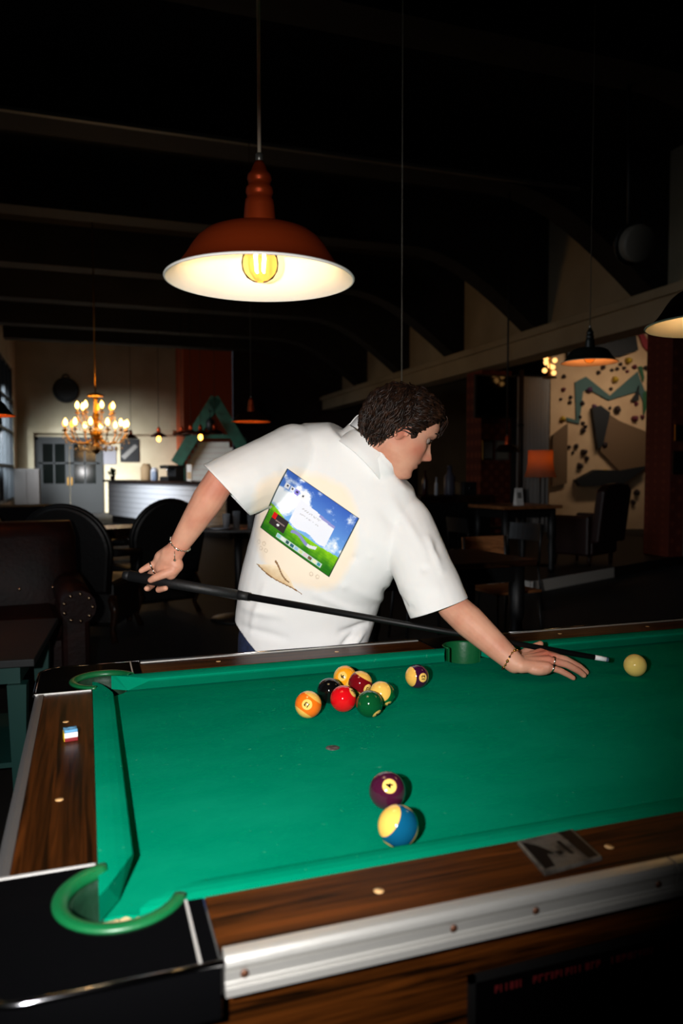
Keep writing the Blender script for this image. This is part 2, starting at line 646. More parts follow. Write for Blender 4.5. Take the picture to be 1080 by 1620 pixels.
# cabinet below the rails
zt, zb = ZR - 0.05, 0.46
front = MB().box((-0.05, -0.125, zb), (L + 0.05, -0.105, zt)).build('front_panel', WALNUT_X, table)
MB().box((-0.05, W + 0.105, zb), (L + 0.05, W + 0.125, zt)).build('back_panel', WALNUT_X, table)
MB().box((-0.125, -0.125, zb), (-0.105, W + 0.125, zt)).build('end_panel', WALNUT_Y, table)
MB().box((L + 0.105, -0.125, zb), (L + 0.125, W + 0.125, zt)).build('end_panel', WALNUT_Y, table)
MB().box((-0.11, -0.11, zb), (L + 0.11, W + 0.11, zb + 0.02)).build('bottom_panel', DARKWOOD, table)
for x in (-0.128, L + 0.053):
    MB().box((x, -0.128, zb), (x + 0.075, -0.105, ZR - 0.06)).build('corner_post', BLACK_GLOSS, table, 0.006)
for x in (0.02, L - 0.02):
    for y in (0.04, W - 0.04):
        b2 = [(x - 0.05, y - 0.05, 0.0), (x + 0.05, y - 0.05, 0.0), (x + 0.05, y + 0.05, 0.0), (x - 0.05, y + 0.05, 0.0)]
        t2 = [(x - 0.09, y - 0.09, zb), (x + 0.09, y - 0.09, zb), (x + 0.09, y + 0.09, zb), (x - 0.09, y + 0.09, zb)]
        MB().hexa(b2, t2).build('leg', DARKWOOD, table, 0.004)
# dark ball window with a line of red lettering, low on the near side
GLASSBLK = M('black_window_glass', (4, 3, 4), 0.08, spec=0.5)
REDMARK = M('red_lettering', (84, 6, 10), 0.6)
win = MB().box((0.379, -0.1295, 0.50), (1.20, -0.124, 0.7195)).build('ball_window', GLASSBLK, table, 0.002)
fr = MB()
fr.box((0.371, -0.131, 0.492), (0.379, -0.124, 0.7275)).box((0.371, -0.131, 0.7195), (1.208, -0.124, 0.7275))
fr.build('window_frame', BLACKPAINT, win)
rnd = random.Random(11)
for a, bb in ((0.405, 0.441), (0.457, 0.552), (0.570, 0.633), (0.655, 0.76)):
    m = MB()
    x = a
    while x < bb:
        w = rnd.uniform(0.004, 0.008)
        m.box((x, -0.1301, 0.7005), (x + 0.0022, -0.1295, 0.7095))
        if rnd.random() < 0.8:
            m.box((x + 0.0022, -0.1301, rnd.choice((0.7005, 0.704, 0.7073))), (x + w - 0.001, -0.1295, 0.7095))
        x += w + 0.0014
    m.build('red_lettering', REDMARK, win)

# ------------------------------------------------------------------ balls
BCREAM = (238, 184, 84)
TOCAM = -FWD


def ball_mat(name, col, stripe):
    m = M(name, col, 0.07, spec=0.6, coat=0.4)
    if stripe:
        nt = m.node_tree
        b = nt.nodes['Principled BSDF']
        tc = nt.nodes.new('ShaderNodeTexCoord')
        sp = nt.nodes.new('ShaderNodeSeparateXYZ')
        ab = nt.nodes.new('ShaderNodeMath')
        ab.operation = 'ABSOLUTE'
        lt = nt.nodes.new('ShaderNodeMapRange')
        lt.inputs[1].default_value = R_BALL * 0.565
        lt.inputs[2].default_value = R_BALL * 0.58
        mx = nt.nodes.new('ShaderNodeMix')
        mx.data_type = 'RGBA'
        mx.inputs[6].default_value = (*lin(col), 1)
        mx.inputs[7].default_value = (*lin(BCREAM), 1)
        lk = nt.links.new
        lk(tc.outputs['Object'], sp.inputs[0])
        lk(sp.outputs[2], ab.inputs[0])
        lk(ab.outputs[0], lt.inputs[0])
        lk(lt.outputs[0], mx.inputs[0])
        lk(mx.outputs[2], b.inputs['Base Color'])
    return m


SPOT = M('ball_number_spot', (244, 196, 100), 0.08, spec=0.6, coat=0.3)
INK = M('ball_number_ink', (12, 10, 10), 0.1)
sphere_mesh = MB().ball((0, 0, 0), R_BALL, 48, 24).mesh('ball_shell')


def text_mesh(txt, size):
    cu = bpy.data.curves.new('txt', 'FONT')
    cu.body = txt
    cu.size = size
    cu.align_x = 'CENTER'
    cu.align_y = 'CENTER'
    cu.resolution_u = 3
    cu.offset = size * 0.03
    o = bpy.data.objects.new('txt', cu)
    COL.objects.link(o)
    bpy.context.view_layer.update()
    me = bpy.data.meshes.new_from_object(o.evaluated_get(bpy.context.evaluated_depsgraph_get()))
    bpy.data.objects.remove(o, do_unlink=True)
    return me


def img(v):
    """a direction given as (to the viewer's right, up, towards the viewer) of the photograph's standpoint"""
    return (RIGHT * v[0] + UPV * v[1] + TOCAM * v[2]).normalized()


def pool_ball(xy, num, col, stripe, nd, pole, label, up_sign=1, mat=None):
    x = img(nd)
    z = img(pole)
    z = (z - x * z.dot(x)).normalized()
    y = z.cross(x)
    me = sphere_mesh.copy()
    o = thing('pool_ball', (xy[0], xy[1], ZC + R_BALL + 0.0002), 0, label, 'ball', 'pool balls on the green cloth')
    o.rotation_euler = Matrix(((x.x, y.x, z.x), (x.y, y.y, z.y), (x.z, y.z, z.z))).to_euler()
    me.materials.append(ball_mat('ball_%s' % (num or 'cue'), col, stripe))
    so = bpy.data.objects.new('shell', me)
    COL.objects.link(so)
    so.parent = o
    if num:
        for s in (1, -1):
            # spot: spherical cap, number: text wrapped on the sphere
            m = MB()
            Rr = R_BALL + 0.00012
            R = []
            for i in range(6):
                a = math.radians(22.5) * i / 5
                R.append([V((s * Rr * math.cos(a), Rr * math.sin(a) * math.cos(2 * PI * j / 24), Rr * math.sin(a) * math.sin(2 * PI * j / 24))) for j in range(24)])
            m.rings(R, True, False, True)
            sp = m.build('number_spot', SPOT, o)
            t = text_mesh(num, 0.0150 if len(num) == 1 else 0.0125)
            for v in t.vertices:
                px_, py_ = v.co.x * up_sign, v.co.y * up_sign
                d = V((1, px_ / R_BALL, py_ / R_BALL)).normalized() * (R_BALL + 0.00065)
                v.co = (s * d.x, s * d.y, d.z)
            t.materials.append(INK)
            to = bpy.data.objects.new('number', t)
            COL.objects.link(to)
            to.parent = sp
    return o


pool_ball((0.400, 0.641), '13', (238, 112, 22), True, (-0.05, 0.24, 0.97), (0.5, 0.8, 0.1), 'orange striped ball with number 13, nearest the left rail', -1)
pool_ball((0.543, 0.815), '9', (248, 160, 26), True, (-0.25, 0.32, 0.91), (0.75, -0.5, 0.25), 'yellow-orange ball with number 9 at the back of the cluster')
pool_ball((0.474, 0.723), '8', (10, 9, 9), False, (0.6, -0.55, 0.58), (0, 1, 0), 'black eight ball half hidden behind the red ball')
pool_ball((0.484, 0.656), '3', (208, 14, 22), False, (0.76, 0.58, 0.28), (-0.5, 0.6, 0.2), 'plain red ball at the front of the cluster')
pool_ball((0.561, 0.758), '15', (112, 10, 18), True, (-0.6, 0.3, -0.75), (0.35, -0.62, 0.70), 'maroon striped ball in the middle of the cluster')
pool_ball((0.525, 0.603), '6', (8, 74, 36), False, (0.57, -0.64, 0.5), (-0.4, 0.3, 0.6), 'plain dark green ball at the front right of the cluster')
pool_ball((0.577, 0.663), '14', (8, 92, 40), True, (0.42, -0.74, 0.52), (-0.25, 0.55, 0.80), 'green striped ball with a big yellow cap behind the plain green ball')
pool_ball((0.712, 0.770), '12', (58, 12, 48), True, (0.45, 0.07, 0.88), (-0.86, 0.05, 0.50), 'purple striped ball with number 12, alone near the far cushion')
pool_ball((0.395, 0.182), '4', (62, 16, 40), False, (0.08, 0.56, 0.82), (-1, 0.1, 0.1), 'plain dark purple ball with number 4, touching the blue striped ball')
pool_ball((0.365, 0.068), '10', (8, 76, 108), True, (-0.50, -0.80, 0.30), (-0.80, 0.50, 0.30), 'blue striped ball by the near cushion')
pool_ball((1.284, 0.684), '', (250, 216, 118), False, (0, 0, 1), (0, 1, 0), 'plain cream cue ball in front of the cue tip')

# ------------------------------------------------------------------ chalk cube
ch = thing('chalk_cube', (-0.076, 0.556, ZR), math.radians(8), 'blue cue chalk cube in a white and red label on the left rail', 'chalk')
h = 0.0115
MB().box((-h, -h, 0.0004), (h, h, 0.0072)).build('red_label_band', M('chalk_red', (120, 8, 16), 0.5), ch, 0.0008)
MB().box((-h, -h, 0.0072), (h, h, 0.0165)).build('white_label_band', M('chalk_white', (240, 226, 224), 0.5), ch, 0.0008)
MB().box((-h - 0.0006, -h + 0.001, 0.001), (-h, h - 0.001, 0.0165)).build('yellow_side', M('chalk_yellow', (240, 200, 20), 0.5), ch)
m = MB()
m.rings([[V((math.cos(a) * max(0.2, 1) * h * 0.985 / max(abs(math.cos(a)), abs(math.sin(a))), math.sin(a) * h * 0.985 / max(abs(math.cos(a)), abs(math.sin(a))), 0.0165)) for a in [2 * PI * j / 32 for j in range(32)]],
         [V((math.cos(a) * h * 0.97 / max(abs(math.cos(a)), abs(math.sin(a))), math.sin(a) * h * 0.97 / max(abs(math.cos(a)), abs(math.sin(a))), 0.0215)) for a in [2 * PI * j / 32 for j in range(32)]],
         [V((math.cos(a) * h * 0.5, math.sin(a) * h * 0.5, 0.0205)) for a in [2 * PI * j / 32 for j in range(32)]],
         [V((math.cos(a) * h * 0.05, math.sin(a) * h * 0.05, 0.0190)) for a in [2 * PI * j / 32 for j in range(32)]]])
m.build('chalk_top', M('chalk_blue', (96, 158, 200), 0.95, bump=(300, 0.3)), ch)

# ------------------------------------------------------------------ cue stick
CUE_T = V((1.222, 0.71, 0.832))
CUE_B = V((0.069, 1.2735, 1.0275))
CUE_D = (CUE_B - CUE_T).normalized()
CUE_L = (CUE_B - CUE_T).length
cue = thing('cue_stick', CUE_T, 0, 'slim black cue stick held across the man in the white shirt', 'cue stick')
CB = M('cue_black', (9, 9, 10), 0.5, spec=0.3)


def cue_seg(name, s0, s1, r0, r1, mat, n=14):
    a, bb = CUE_D * s0, CUE_D * s1
    return MB().tube([a, a + (bb - a) * 0.5, bb], [r0, (r0 + r1) / 2, r1], n).build(name, mat, cue)


JS = 0.957
cue_seg('tip', 0.0, 0.006, 0.0058, 0.0062, M('cue_tip_leather', (70, 92, 110), 0.8))
cue_seg('ferrule', 0.006, 0.034, 0.0064, 0.0066, M('ferrule_white', (236, 236, 236), 0.3))
cue_seg('shaft', 0.034, JS, 0.0066, 0.0098, CB)
cue_seg('joint_collar', JS, JS + 0.03, 0.0118, 0.0122, M('rubber_collar', (16, 16, 17), 0.6))
cue_seg('butt', JS + 0.03, CUE_L, 0.0135, 0.0155, M('rubber_grip', (17, 17, 18), 0.55, bump=(200, 0.1)))
cue_seg('bumper', CUE_L, CUE_L + 0.018, 0.0140, 0.0115, M('rubber_collar', (16, 16, 17), 0.6))

# ------------------------------------------------------------------ pendant lamps
GLASS_AMBER = bpy.data.materials.new('amber_bulb_glass')
GLASS_AMBER.use_nodes = True
nt = GLASS_AMBER.node_tree
nt.nodes.clear()
out = nt.nodes.new('ShaderNodeOutputMaterial')
tr = nt.nodes.new('ShaderNodeBsdfTransparent')
tr.inputs[0].default_value = (1.0, 0.80, 0.48, 1)
gl = nt.nodes.new('ShaderNodeBsdfGlossy')
gl.inputs[1].default_value = 0.05
lw = nt.nodes.new('ShaderNodeLayerWeight')
lw.inputs[0].default_value = 0.08
ms = nt.nodes.new('ShaderNodeMixShader')
nt.links.new(lw.outputs['Fresnel'], ms.inputs[0])
nt.links.new(tr.outputs[0], ms.inputs[1])
nt.links.new(gl.outputs[0], ms.inputs[2])
nt.links.new(ms.outputs[0], out.inputs[0])
FILAMENT = M('glowing_filament', (255, 200, 110), 0.5, emit=(255, 226, 180), es=30)
BULBGLOW = M('frosted_bulb_glow', (255, 190, 90), 0.5, emit=(255, 176, 70), es=9)
CORDM = M('fabric_cord', (224, 208, 180), 0.7, bump=(400, 0.2))


DIMCORD = M('dark_fabric_cord', (70, 62, 52), 0.8)


def pendant(loc, dia, ztop, label, power=0.0, mats=None, cordr=0.0036, light_col=(1.0, 0.72, 0.42), shade_lit=True, cordm=None):
    """classic barn pendant; loc is the centre of the rim"""
    s = dia / 0.36
    ztop = top_z(loc[1])
    sh, lining, capm = mats or (COPPER, ENAMEL, COPPER)
    p = thing('pendant_lamp', loc, 0, label, 'lamp', 'pendant lamps hanging in the hall')
    prof = [(0.0315, 0.093), (0.064, 0.092), (0.088, 0.0885), (0.106, 0.081), (0.120, 0.069), (0.131, 0.054), (0.142, 0.036), (0.153, 0.021), (0.165, 0.010), (0.180, 0.0)]
    MB().lathe([(r * s, z * s) for r, z in prof], 64, cap=False).build('shade', sh, p)
    MB().lathe([((r - 0.0022) * s, (z - 0.0022) * s) for r, z in prof], 64, cap=False).build('shade_lining', lining, p)
    ring = [V((0.1795 * s * math.cos(2 * PI * j / 64), 0.1795 * s * math.sin(2 * PI * j / 64), 0)) for j in range(65)]
    MB().tube(ring, 0.0026 * s, 6, False).build('rim', lining, p)
    neck = [(0.0315, 0.0870), (0.0322, 0.0950), (0.031, 0.1050), (0.0285, 0.1380), (0.0272, 0.1490), (0.0245, 0.1520), (0.0243, 0.1590), (0.0262, 0.1630), (0.0255, 0.1720), (0.0215, 0.1760), (0.0212, 0.1840), (0.0235, 0.1880), (0.0225, 0.1960), (0.017, 0.2020), (0.0135, 0.2110), (0.0105, 0.2170), (0.0085, 0.2220)]
    MB().lathe([(r * s, z * s) for r, z in neck], 32).build('socket_cap', capm, p)
    MB().lathe([(r * s, z * s) for r, z in [(0.0075, 0.219), (0.0075, 0.235), (0.006, 0.237)]], 16).build('cord_grip', M('zinc', (150, 148, 140), 0.4, 0.8), p)
    MB().tube([(0, 0, 0.233 * s), (0, 0, (ztop - loc[2]) * 0.5), (0, 0, ztop - loc[2])], cordr, 6).build('cord', cordm or DIMCORD, p)
    bp = [(0.013, 0.080), (0.015, 0.072), (0.024, 0.060), (0.0335, 0.044), (0.036, 0.031), (0.034, 0.017), (0.026, 0.004), (0.014, -0.003), (0.0, -0.005)]
    bu = MB().lathe([(r * s, z * s) for r, z in bp], 28, cap=False).build('bulb', GLASS_AMBER, p)
    MB().lathe([(0.014 * s, 0.090 * s), (0.014 * s, 0.078 * s)], 16).build('bulb_socket', BRASS, p)
    if shade_lit:
        fm = MB()
        for k in range(4):
            a = PI / 2 * k + 0.4
            fm.tube([(0.007 * s * math.cos(a), 0.007 * s * math.sin(a), 0.072 * s), (0.012 * s * math.cos(a), 0.012 * s * math.sin(a), 0.042 * s), (0.009 * s * math.cos(a), 0.009 * s * math.sin(a), 0.014 * s)], 0.0024 * s, 6)
        fm.build('filament', FILAMENT, bu)
    if power:
        lamp('pendant_light', 'POINT', (0, 0, 0.03 * s), power, light_col, 0.02 * s, parent=p)
    return p


DARKSHADE = M('dark_copper_shade', (58, 26, 14), 0.4, 0.7)
BLKSHADE = M('black_green_shade', (16, 20, 17), 0.4, 0.2)
PEACH = M('peach_lining', (236, 190, 150), 0.5)
ZB = 4.9
pendant((0.283, 0.559, 1.684), 0.36, None, 'large lit copper pendant lamp over the left half of the pool table', 0.9, light_col=(1.0, 0.93, 0.83), cordm=CORDM)
pendant((1.482, 0.629, 1.684), 0.36, None, 'lit pendant lamp cut by the right edge, over the far half of the pool table', 0.35, (DARKSHADE, ENAMEL, DARKSHADE), light_col=(1, 0.82, 0.62))
pendant((-0.597, 3.856, 1.640), 0.36, None, 'dark pendant with glowing orange rim at the left edge', 0.8, (BLKSHADE, M('orange_lining', (240, 130, 60), 0.5), BLKSHADE), light_col=(1, 0.4, 0.12))
pendant((1.585, 6.839, 1.835), 0.40, None, 'copper pendant lamp with a long cord behind the bent shoulder', 0.5, light_col=(1, 0.5, 0.2), mats=(DARKSHADE, M('orange_lining', (240, 130, 60), 0.5), COPPER))
pendant((3.164, 3.410, 2.045), 0.37, None, 'black pendant lamp with pale lining in front of the climbing wall', 0.8, (BLKSHADE, PEACH, BLKSHADE), 0.003, (1, 0.6, 0.32), shade_lit=False)
pendant((1.746, 3.280, 1.505), 0.34, None, 'pendant lamp whose cord drops behind the bent head', 0.0, (BLKSHADE, PEACH, BLKSHADE), 0.0026, shade_lit=False, cordm=M('grey_cord', (130, 120, 104), 0.8))

# ------------------------------------------------------------------ the hall
CONC = M('dark_concrete', (30, 26, 23), 0.85, var=(1.5, (42, 36, 31), 0.4, 0.7), bump=(8, 0.2))
FLOORM = M('dark_floor', (20, 17, 15), 0.7, var=(2.5, (28, 24, 21), 0.35, 0.7), bump=(20, 0.05))
MAROON = M('dark_maroon_wall', (34, 12, 10), 0.8)
BEIGE = M('beige_wall', (150, 126, 92), 0.85, var=(1.0, (128, 104, 74), 0.3, 0.7))


def wallpaper(name, c1, c2, scale):
    m = M(name, c1, 0.75)
    nt = m.node_tree
    b = nt.nodes['Principled BSDF']
    tc = nt.nodes.new('ShaderNodeTexCoord')
    mp = nt.nodes.new('ShaderNodeMapping')
    mp.inputs['Rotation'].default_value = (0.0, math.radians(45), 0.0)
    mp.inputs['Scale'].default_value = (scale, scale, scale)
    ck = nt.nodes.new('ShaderNodeTexVoronoi')
    ck.inputs['Scale'].default_value = 1.0
    ck.inputs['Randomness'].default_value = 0.0
    r = nt.nodes.new('ShaderNodeValToRGB')
    r.color_ramp.elements[0].position = 0.30
    r.color_ramp.elements[0].color = (*lin(c2), 1)
    r.color_ramp.elements[1].position = 0.42
    r.color_ramp.elements[1].color = (*lin(c1), 1)
    nt.links.new(tc.outputs['Object'], mp.inputs[0])
    nt.links.new(mp.outputs[0], ck.inputs['Vector'])
    nt.links.new(ck.outputs['Distance'], r.inputs[0])
    nt.links.new(r.outputs[0], b.inputs['Base Color'])
    return m


PAPER = wallpaper('red_patterned_wallpaper', (104, 36, 18), (134, 62, 36), 6.0)
PAPER2 = wallpaper('orange_red_wallpaper', (196, 84, 40), (214, 112, 62), 3.6)
XL, XR, YF, YB, ZT = -2.06, 14.0, -5.0, 24.9, 5.6
struct('floor', MB().box((XL - 0.2, YF - 0.2, -0.2), (XR + 0.2, YB + 0.2, 0.0)), FLOORM)
struct('ceiling', MB().box((XL - 0.2, YF - 0.2, ZT), (XR + 0.2, YB + 0.2, ZT + 0.2)), CONC)
struct('wall_back', MB().box((XL - 0.2, YB, 0), (4.35, YB + 0.2, ZT)), CREAM)
struct('wall_back_dark', MB().box((4.35, YB - 2.4, 0), (10.6, YB - 2.2, ZT)), MAROON)
struct('wall_back_right', MB().box((10.6, YB - 2.4, 0), (XR, YB - 2.2, ZT)), BEIGE)
struct('wall_right', MB().box((XR, YF, 0), (XR + 0.2, YB, ZT)), CONC)
struct('wall_front', MB().box((XL - 0.2, YF - 0.2, 0), (XR + 0.2, YF, ZT)), CONC)
# left wall with five tall window openings
wins = [(1.4, 3.8), (5.6, 8.0), (9.8, 12.2), (14.0, 16.4), (18.6, 23.6)]
wl = MB()
y0 = YF
for a, bb in wins:
    wl.box((XL - 0.2, y0, 0), (XL, a, ZT))
    wl.box((XL - 0.2, a, 0), (XL, bb, 0.5))
    wl.box((XL - 0.2, a, 4.4), (XL, bb, ZT))
    y0 = bb
wl.box((XL - 0.2, y0, 0), (XL, YB, ZT))
struct('wall_left', wl, CREAM)
PANE = bpy.data.materials.new('window_glass')
PANE.use_nodes = True
nt = PANE.node_tree
nt.nodes.clear()
out = nt.nodes.new('ShaderNodeOutputMaterial')
tr = nt.nodes.new('ShaderNodeBsdfTransparent')
tr.inputs[0].default_value = (0.8, 0.84, 0.86, 1)
gl = nt.nodes.new('ShaderNodeBsdfGlossy')
gl.inputs[1].default_value = 0.03
ms = nt.nodes.new('ShaderNodeMixShader')
ms.inputs[0].default_value = 0.06
nt.links.new(tr.outputs[0], ms.inputs[1])
nt.links.new(gl.outputs[0], ms.inputs[2])
nt.links.new(ms.outputs[0], out.inputs[0])
FRAMEM = M('dark_window_frame', (22, 26, 30), 0.5)
for i, (a, bb) in enumerate(wins):
    w = MB()
    n = 3 if bb - a < 3 else 5
    for k in range(n + 1):
        y = a + (bb - a) * k / n
        w.box((XL - 0.12, y - 0.04, 0.5), (XL - 0.02, y + 0.04, 4.4))
    for z in (0.54, 1.5, 2.5, 3.4, 4.36):
        w.box((XL - 0.11, a, z - 0.04), (XL - 0.03, bb, z + 0.04))
    wo = struct('window_%d' % (i + 1), w, FRAMEM)
    for k in range(n):
        MB().box((XL - 0.075, a + (bb - a) * k / n + 0.04, 0.54), (XL - 0.07, a + (bb - a) * (k + 1) / n - 0.04, 4.36)).build('pane', PANE, wo)

# ceiling beams along x with haunches at the column line, long beam over the columns
n = 0
for y in BEAM_Y:
    prof = [(XL, ZT), (XL, 4.9), (4.9, 4.9)]
    for k in range(1, 9):
        f = k / 8
        prof.append((4.9 + 2.3 * f, 4.9 - 1.15 * (1 - math.cos(f * PI / 2))))
    prof += [(7.6, 3.75), (7.6, 4.9), (XR, 4.9), (XR, ZT)]
    m = MB()
    m.slab(list(reversed(prof)), (0, y, 0), (1, 0, 0), (0, 0, 1), (0, 1, 0), 0.0, 0.42)
    n += 1
    struct('trim_%d' % n, m, CONC)
m = MB().box((7.18, 3.4, 3.30), (7.62, 22.4, 3.75))
struct('trim_%d' % (n + 1), m, CREAM, 0.01)
struct('trim_%d' % (n + 2), MB().box((7.10, 3.4, 3.60), (7.18, 22.4, 3.70)), CREAM)
struct('trim_%d' % (n + 3), MB().box((7.45, 6.2, 3.75), (7.62, 22.4, ZT)), CREAM)
# thin cable tray along one beam
struct('trim_%d' % (n + 4), MB().box((XL, 7.44, 4.90), (6.0, 7.5, 4.94)), M('pale_conduit', (120, 112, 100), 0.6))


def column(name, lo, hi, label, paper=None):
    c = MB().box(lo, hi).build(name, paper or PAPER, None, 0.01)
    return tag(c, label, 'column')


c1 = column('wallpapered_column', (7.60, 7.55, 0.125), (7.86, 8.05, 3.3), 'column in dark red patterned wallpaper at the right edge')
c2 = column('wallpapered_column', (7.30, 12.30, 0), (7.98, 12.9, 3.3), 'red-brown column that carries the black television')
c3 = column('wallpapered_column', (2.85, 22.9, 0), (4.38, YB - 0.002, ZT - 0.002), 'orange-red patterned pillar behind the green gable', PAPER2)
struct('trim_%d' % (n + 5), MB().box((7.90, 7.50, 0.126), (8.0, 7.62, 3.3)), WHITEPAINT)

# low platform with a pale edge
pl = [(4.519, 6.168), (7.95, 7.66), (9.5, 8.4), (9.5, 12.0), (4.85, 12.0), (4.85, 7.22), (4.375, 7.22)]
pf = thing('platform', (0, 0, 0), 0, 'low dark platform with a pale painted edge on the right', 'platform')
MB().prism(pl, 0.0, 0.125).build('deck', M('platform_deck', (40, 32, 26), 0.6), pf)
PEDGE = M('pale_platform_edge', (232, 226, 216), 0.7)
for a, bb in (((4.519, 6.168), (9.5, 8.4)), ((4.375, 7.22), (4.519, 6.168))):
    d = (V(bb) - V(a)).normalized()
    nrm = V((d.y, -d.x))
    q = [V(a), V(bb), V(bb) + nrm * 0.02, V(a) + nrm * 0.02]
    MB().prism([(p.x, p.y) for p in reversed(q)], 0.0, 0.125).build('edge_board', PEDGE, pf)

# double door in the back wall
door = thing('door_1', (-0.535, YB, 0), 0)
door['kind'] = 'structure'
DG = M('grey_door_paint', (22, 22, 19), 0.6)
m = MB()
m.box((-1.02, -0.07, 0), (-0.92, 0, 2.42)).box((0.92, -0.07, 0), (1.02, 0, 2.42)).box((-1.02, -0.07, 2.34), (1.02, 0, 2.44))
m.build('door_frame', DG, door)
for s in (-1, 1):
    x0, x1 = (-0.92, -0.01) if s < 0 else (0.01, 0.92)
    m = MB()
    m.box((x0, -0.05, 0), (x1, -0.01, 0.95)).box((x0, -0.05, 2.22), (x1, -0.01, 2.34))
    m.box((x0, -0.05, 0.95), (x0 + 0.12, -0.01, 2.22)).box((x1 - 0.12, -0.05, 0.95), (x1, -0.01, 2.22))
    xm = (x0 + x1) / 2
    m.box((xm - 0.025, -0.05, 0.95), (xm + 0.025, -0.01, 2.22)).box((x0, -0.05, 1.58), (x1, -0.01, 1.63))
    leaf = m.build('door_leaf', DG, door)
    for xa, xb in ((x0 + 0.12, xm - 0.025), (xm + 0.025, x1 - 0.12)):
        for za, zb_ in ((0.95, 1.58), (1.63, 2.22)):
            MB().box((xa, -0.032, za), (xb, -0.026, zb_)).build('pane', M('dark_door_glass', (10, 14, 12), 0.08), leaf)
    MB().box((-0.07 if s < 0 else 0.04, -0.10, 0.9), (-0.04 if s < 0 else 0.07, -0.05, 1.15)).build('door_handle', BRASS, leaf)
# deep white reveal beside the door
struct('trim_30', MB().box((-1.75, YB - 0.35, 0), (-1.57, YB - 0.001, 2.55)), CREAM)
struct('trim_31', MB().box((-1.75, YB - 0.25, 2.55), (2.7, YB - 0.001, 2.72)), CREAM)

# clock
ck = thing('wall_clock', (-0.60, YB - 0.05, 3.92), 0, 'round dark wall clock above the double door', 'clock')
q = Matrix.Rotation(PI / 2, 3, 'X')
MB().lathe([(0.30, -0.04), (0.36, -0.03), (0.40, 0.02), (0.38, 0.05), (0.32, 0.055), (0.30, 0.03)], 40, (0, 0, 0), q).build('case', BLACKPAINT, ck)
MB().lathe([(0.0, 0.02), (0.305, 0.02)], 40, (0, 0, 0), q, cap=False).build('dial', M('clock_dial', (70, 66, 62), 0.6), ck)
MB().box((-0.01, -0.035, 0), (0.01, -0.03, 0.24)).build('minute_hand', BLACKPAINT, ck)
MB().box((0, -0.035, -0.012), (0.16, -0.03, 0.012)).build('hour_hand', BLACKPAINT, ck)
MB().tube([(-0.10, 0, 0.40), (-0.07, 0, 0.47), (0, 0, 0.50), (0.07, 0, 0.47), (0.10, 0, 0.40)], 0.022, 8).build('top_ring', BLACKPAINT, ck)

# pictures on the back wall
pc = thing('framed_picture', (1.33, YB - 0.02, 2.03), 0, 'dark framed picture with a pale diagonal on the back wall', 'picture')
MB().box((-0.30, -0.03, -0.38), (0.30, 0.0, 0.38)).build('canvas', BLACKPAINT, pc)
MB().hexa([(-0.28, -0.034, -0.2), (-0.16, -0.034, -0.3), (-0.16, -0.03, -0.3), (-0.28, -0.03, -0.2)], [(0.16, -0.034, 0.2), (0.26, -0.034, 0.12), (0.26, -0.03, 0.12), (0.16, -0.03, 0.2)]).build('pale_diagonal', M('grey_print', (120, 116, 110), 0.7), pc)
ps = thing('paper_notice', (0.70, YB - 0.02, 1.87), 0, 'grey paper notice on the wall beside the door', 'poster')
MB().box((-0.20, -0.015, -0.30), (0.20, 0.0, 0.30)).build('sheet', M('grey_paper', (126, 122, 126), 0.8), ps)
MB().box((-0.16, -0.017, 0.12), (0.16, -0.0145, 0.22)).build('printed_band', M('grey_print', (120, 116, 110), 0.7), ps)

# tall beige cabinet and dark draped table in the left corner
cb = thing('side_cabinet', (-1.66, 22.9, 0), 0, 'brown cabinet standing in the bright left corner', 'cabinet')
MB().box((-0.34, -0.3, 0.06), (0.34, 0.3, 1.42)).build('body', M('brown_cabinet', (34, 24, 16), 0.6), cb, 0.01)
MB().box((-0.33, -0.32, 0.10), (-0.005, -0.3, 1.38)).build('door', M('brown_cabinet', (34, 24, 16), 0.6), cb, 0.005)
MB().box((0.005, -0.32, 0.10), (0.33, -0.3, 1.38)).build('door', M('brown_cabinet', (34, 24, 16), 0.6), cb, 0.005)
MB().box((-0.36, -0.32, 0.0), (0.36, 0.32, 0.06)).build('plinth', DARKWOOD, cb)
cl = thing('draped_table', (-1.02, 11.8, 0), 0.2, 'table under a dark blue-black cloth at the far left', 'table')
m = MB()
R = []
for z, g in ((0.02, 1.12), (0.35, 1.06), (0.76, 1.0), (0.80, 0.97)):
    ring = []
    for j in range(48):
        a = 2 * PI * j / 48
        k = (abs(math.cos(a)) ** 6 + abs(math.sin(a)) ** 6) ** (-1 / 6)
        wv = 1 + (0.03 * math.sin(a * 12) * (g - 0.97) / 0.15)
        ring.append(V((0.52 * k * math.cos(a) * g * wv, 0.42 * k * math.sin(a) * g * wv, z)))
    R.append(ring)
m.rings(R).build('cloth', M('blue_black_cloth', (22, 22, 30), 0.8), cl)
MB().box((-0.45, -0.36, 0.0), (0.45, 0.36, 0.78)).build('frame', DARKWOOD, cl)

# ------------------------------------------------------------------ bar counter (runs away from the viewer)
BA, BB = V((0.528, 20.052, 0)), V((2.52, 13.70, 0))
bd = (BA - BB)
blen = bd.length
bd.normalize()
bn = V((-bd.y, bd.x, 0))      # towards the room (left / viewer)
ang = math.atan2(bd.y, bd.x)
bar = thing('bar_counter', BB, ang, 'long bar counter with white boarded front and dark top', 'counter')
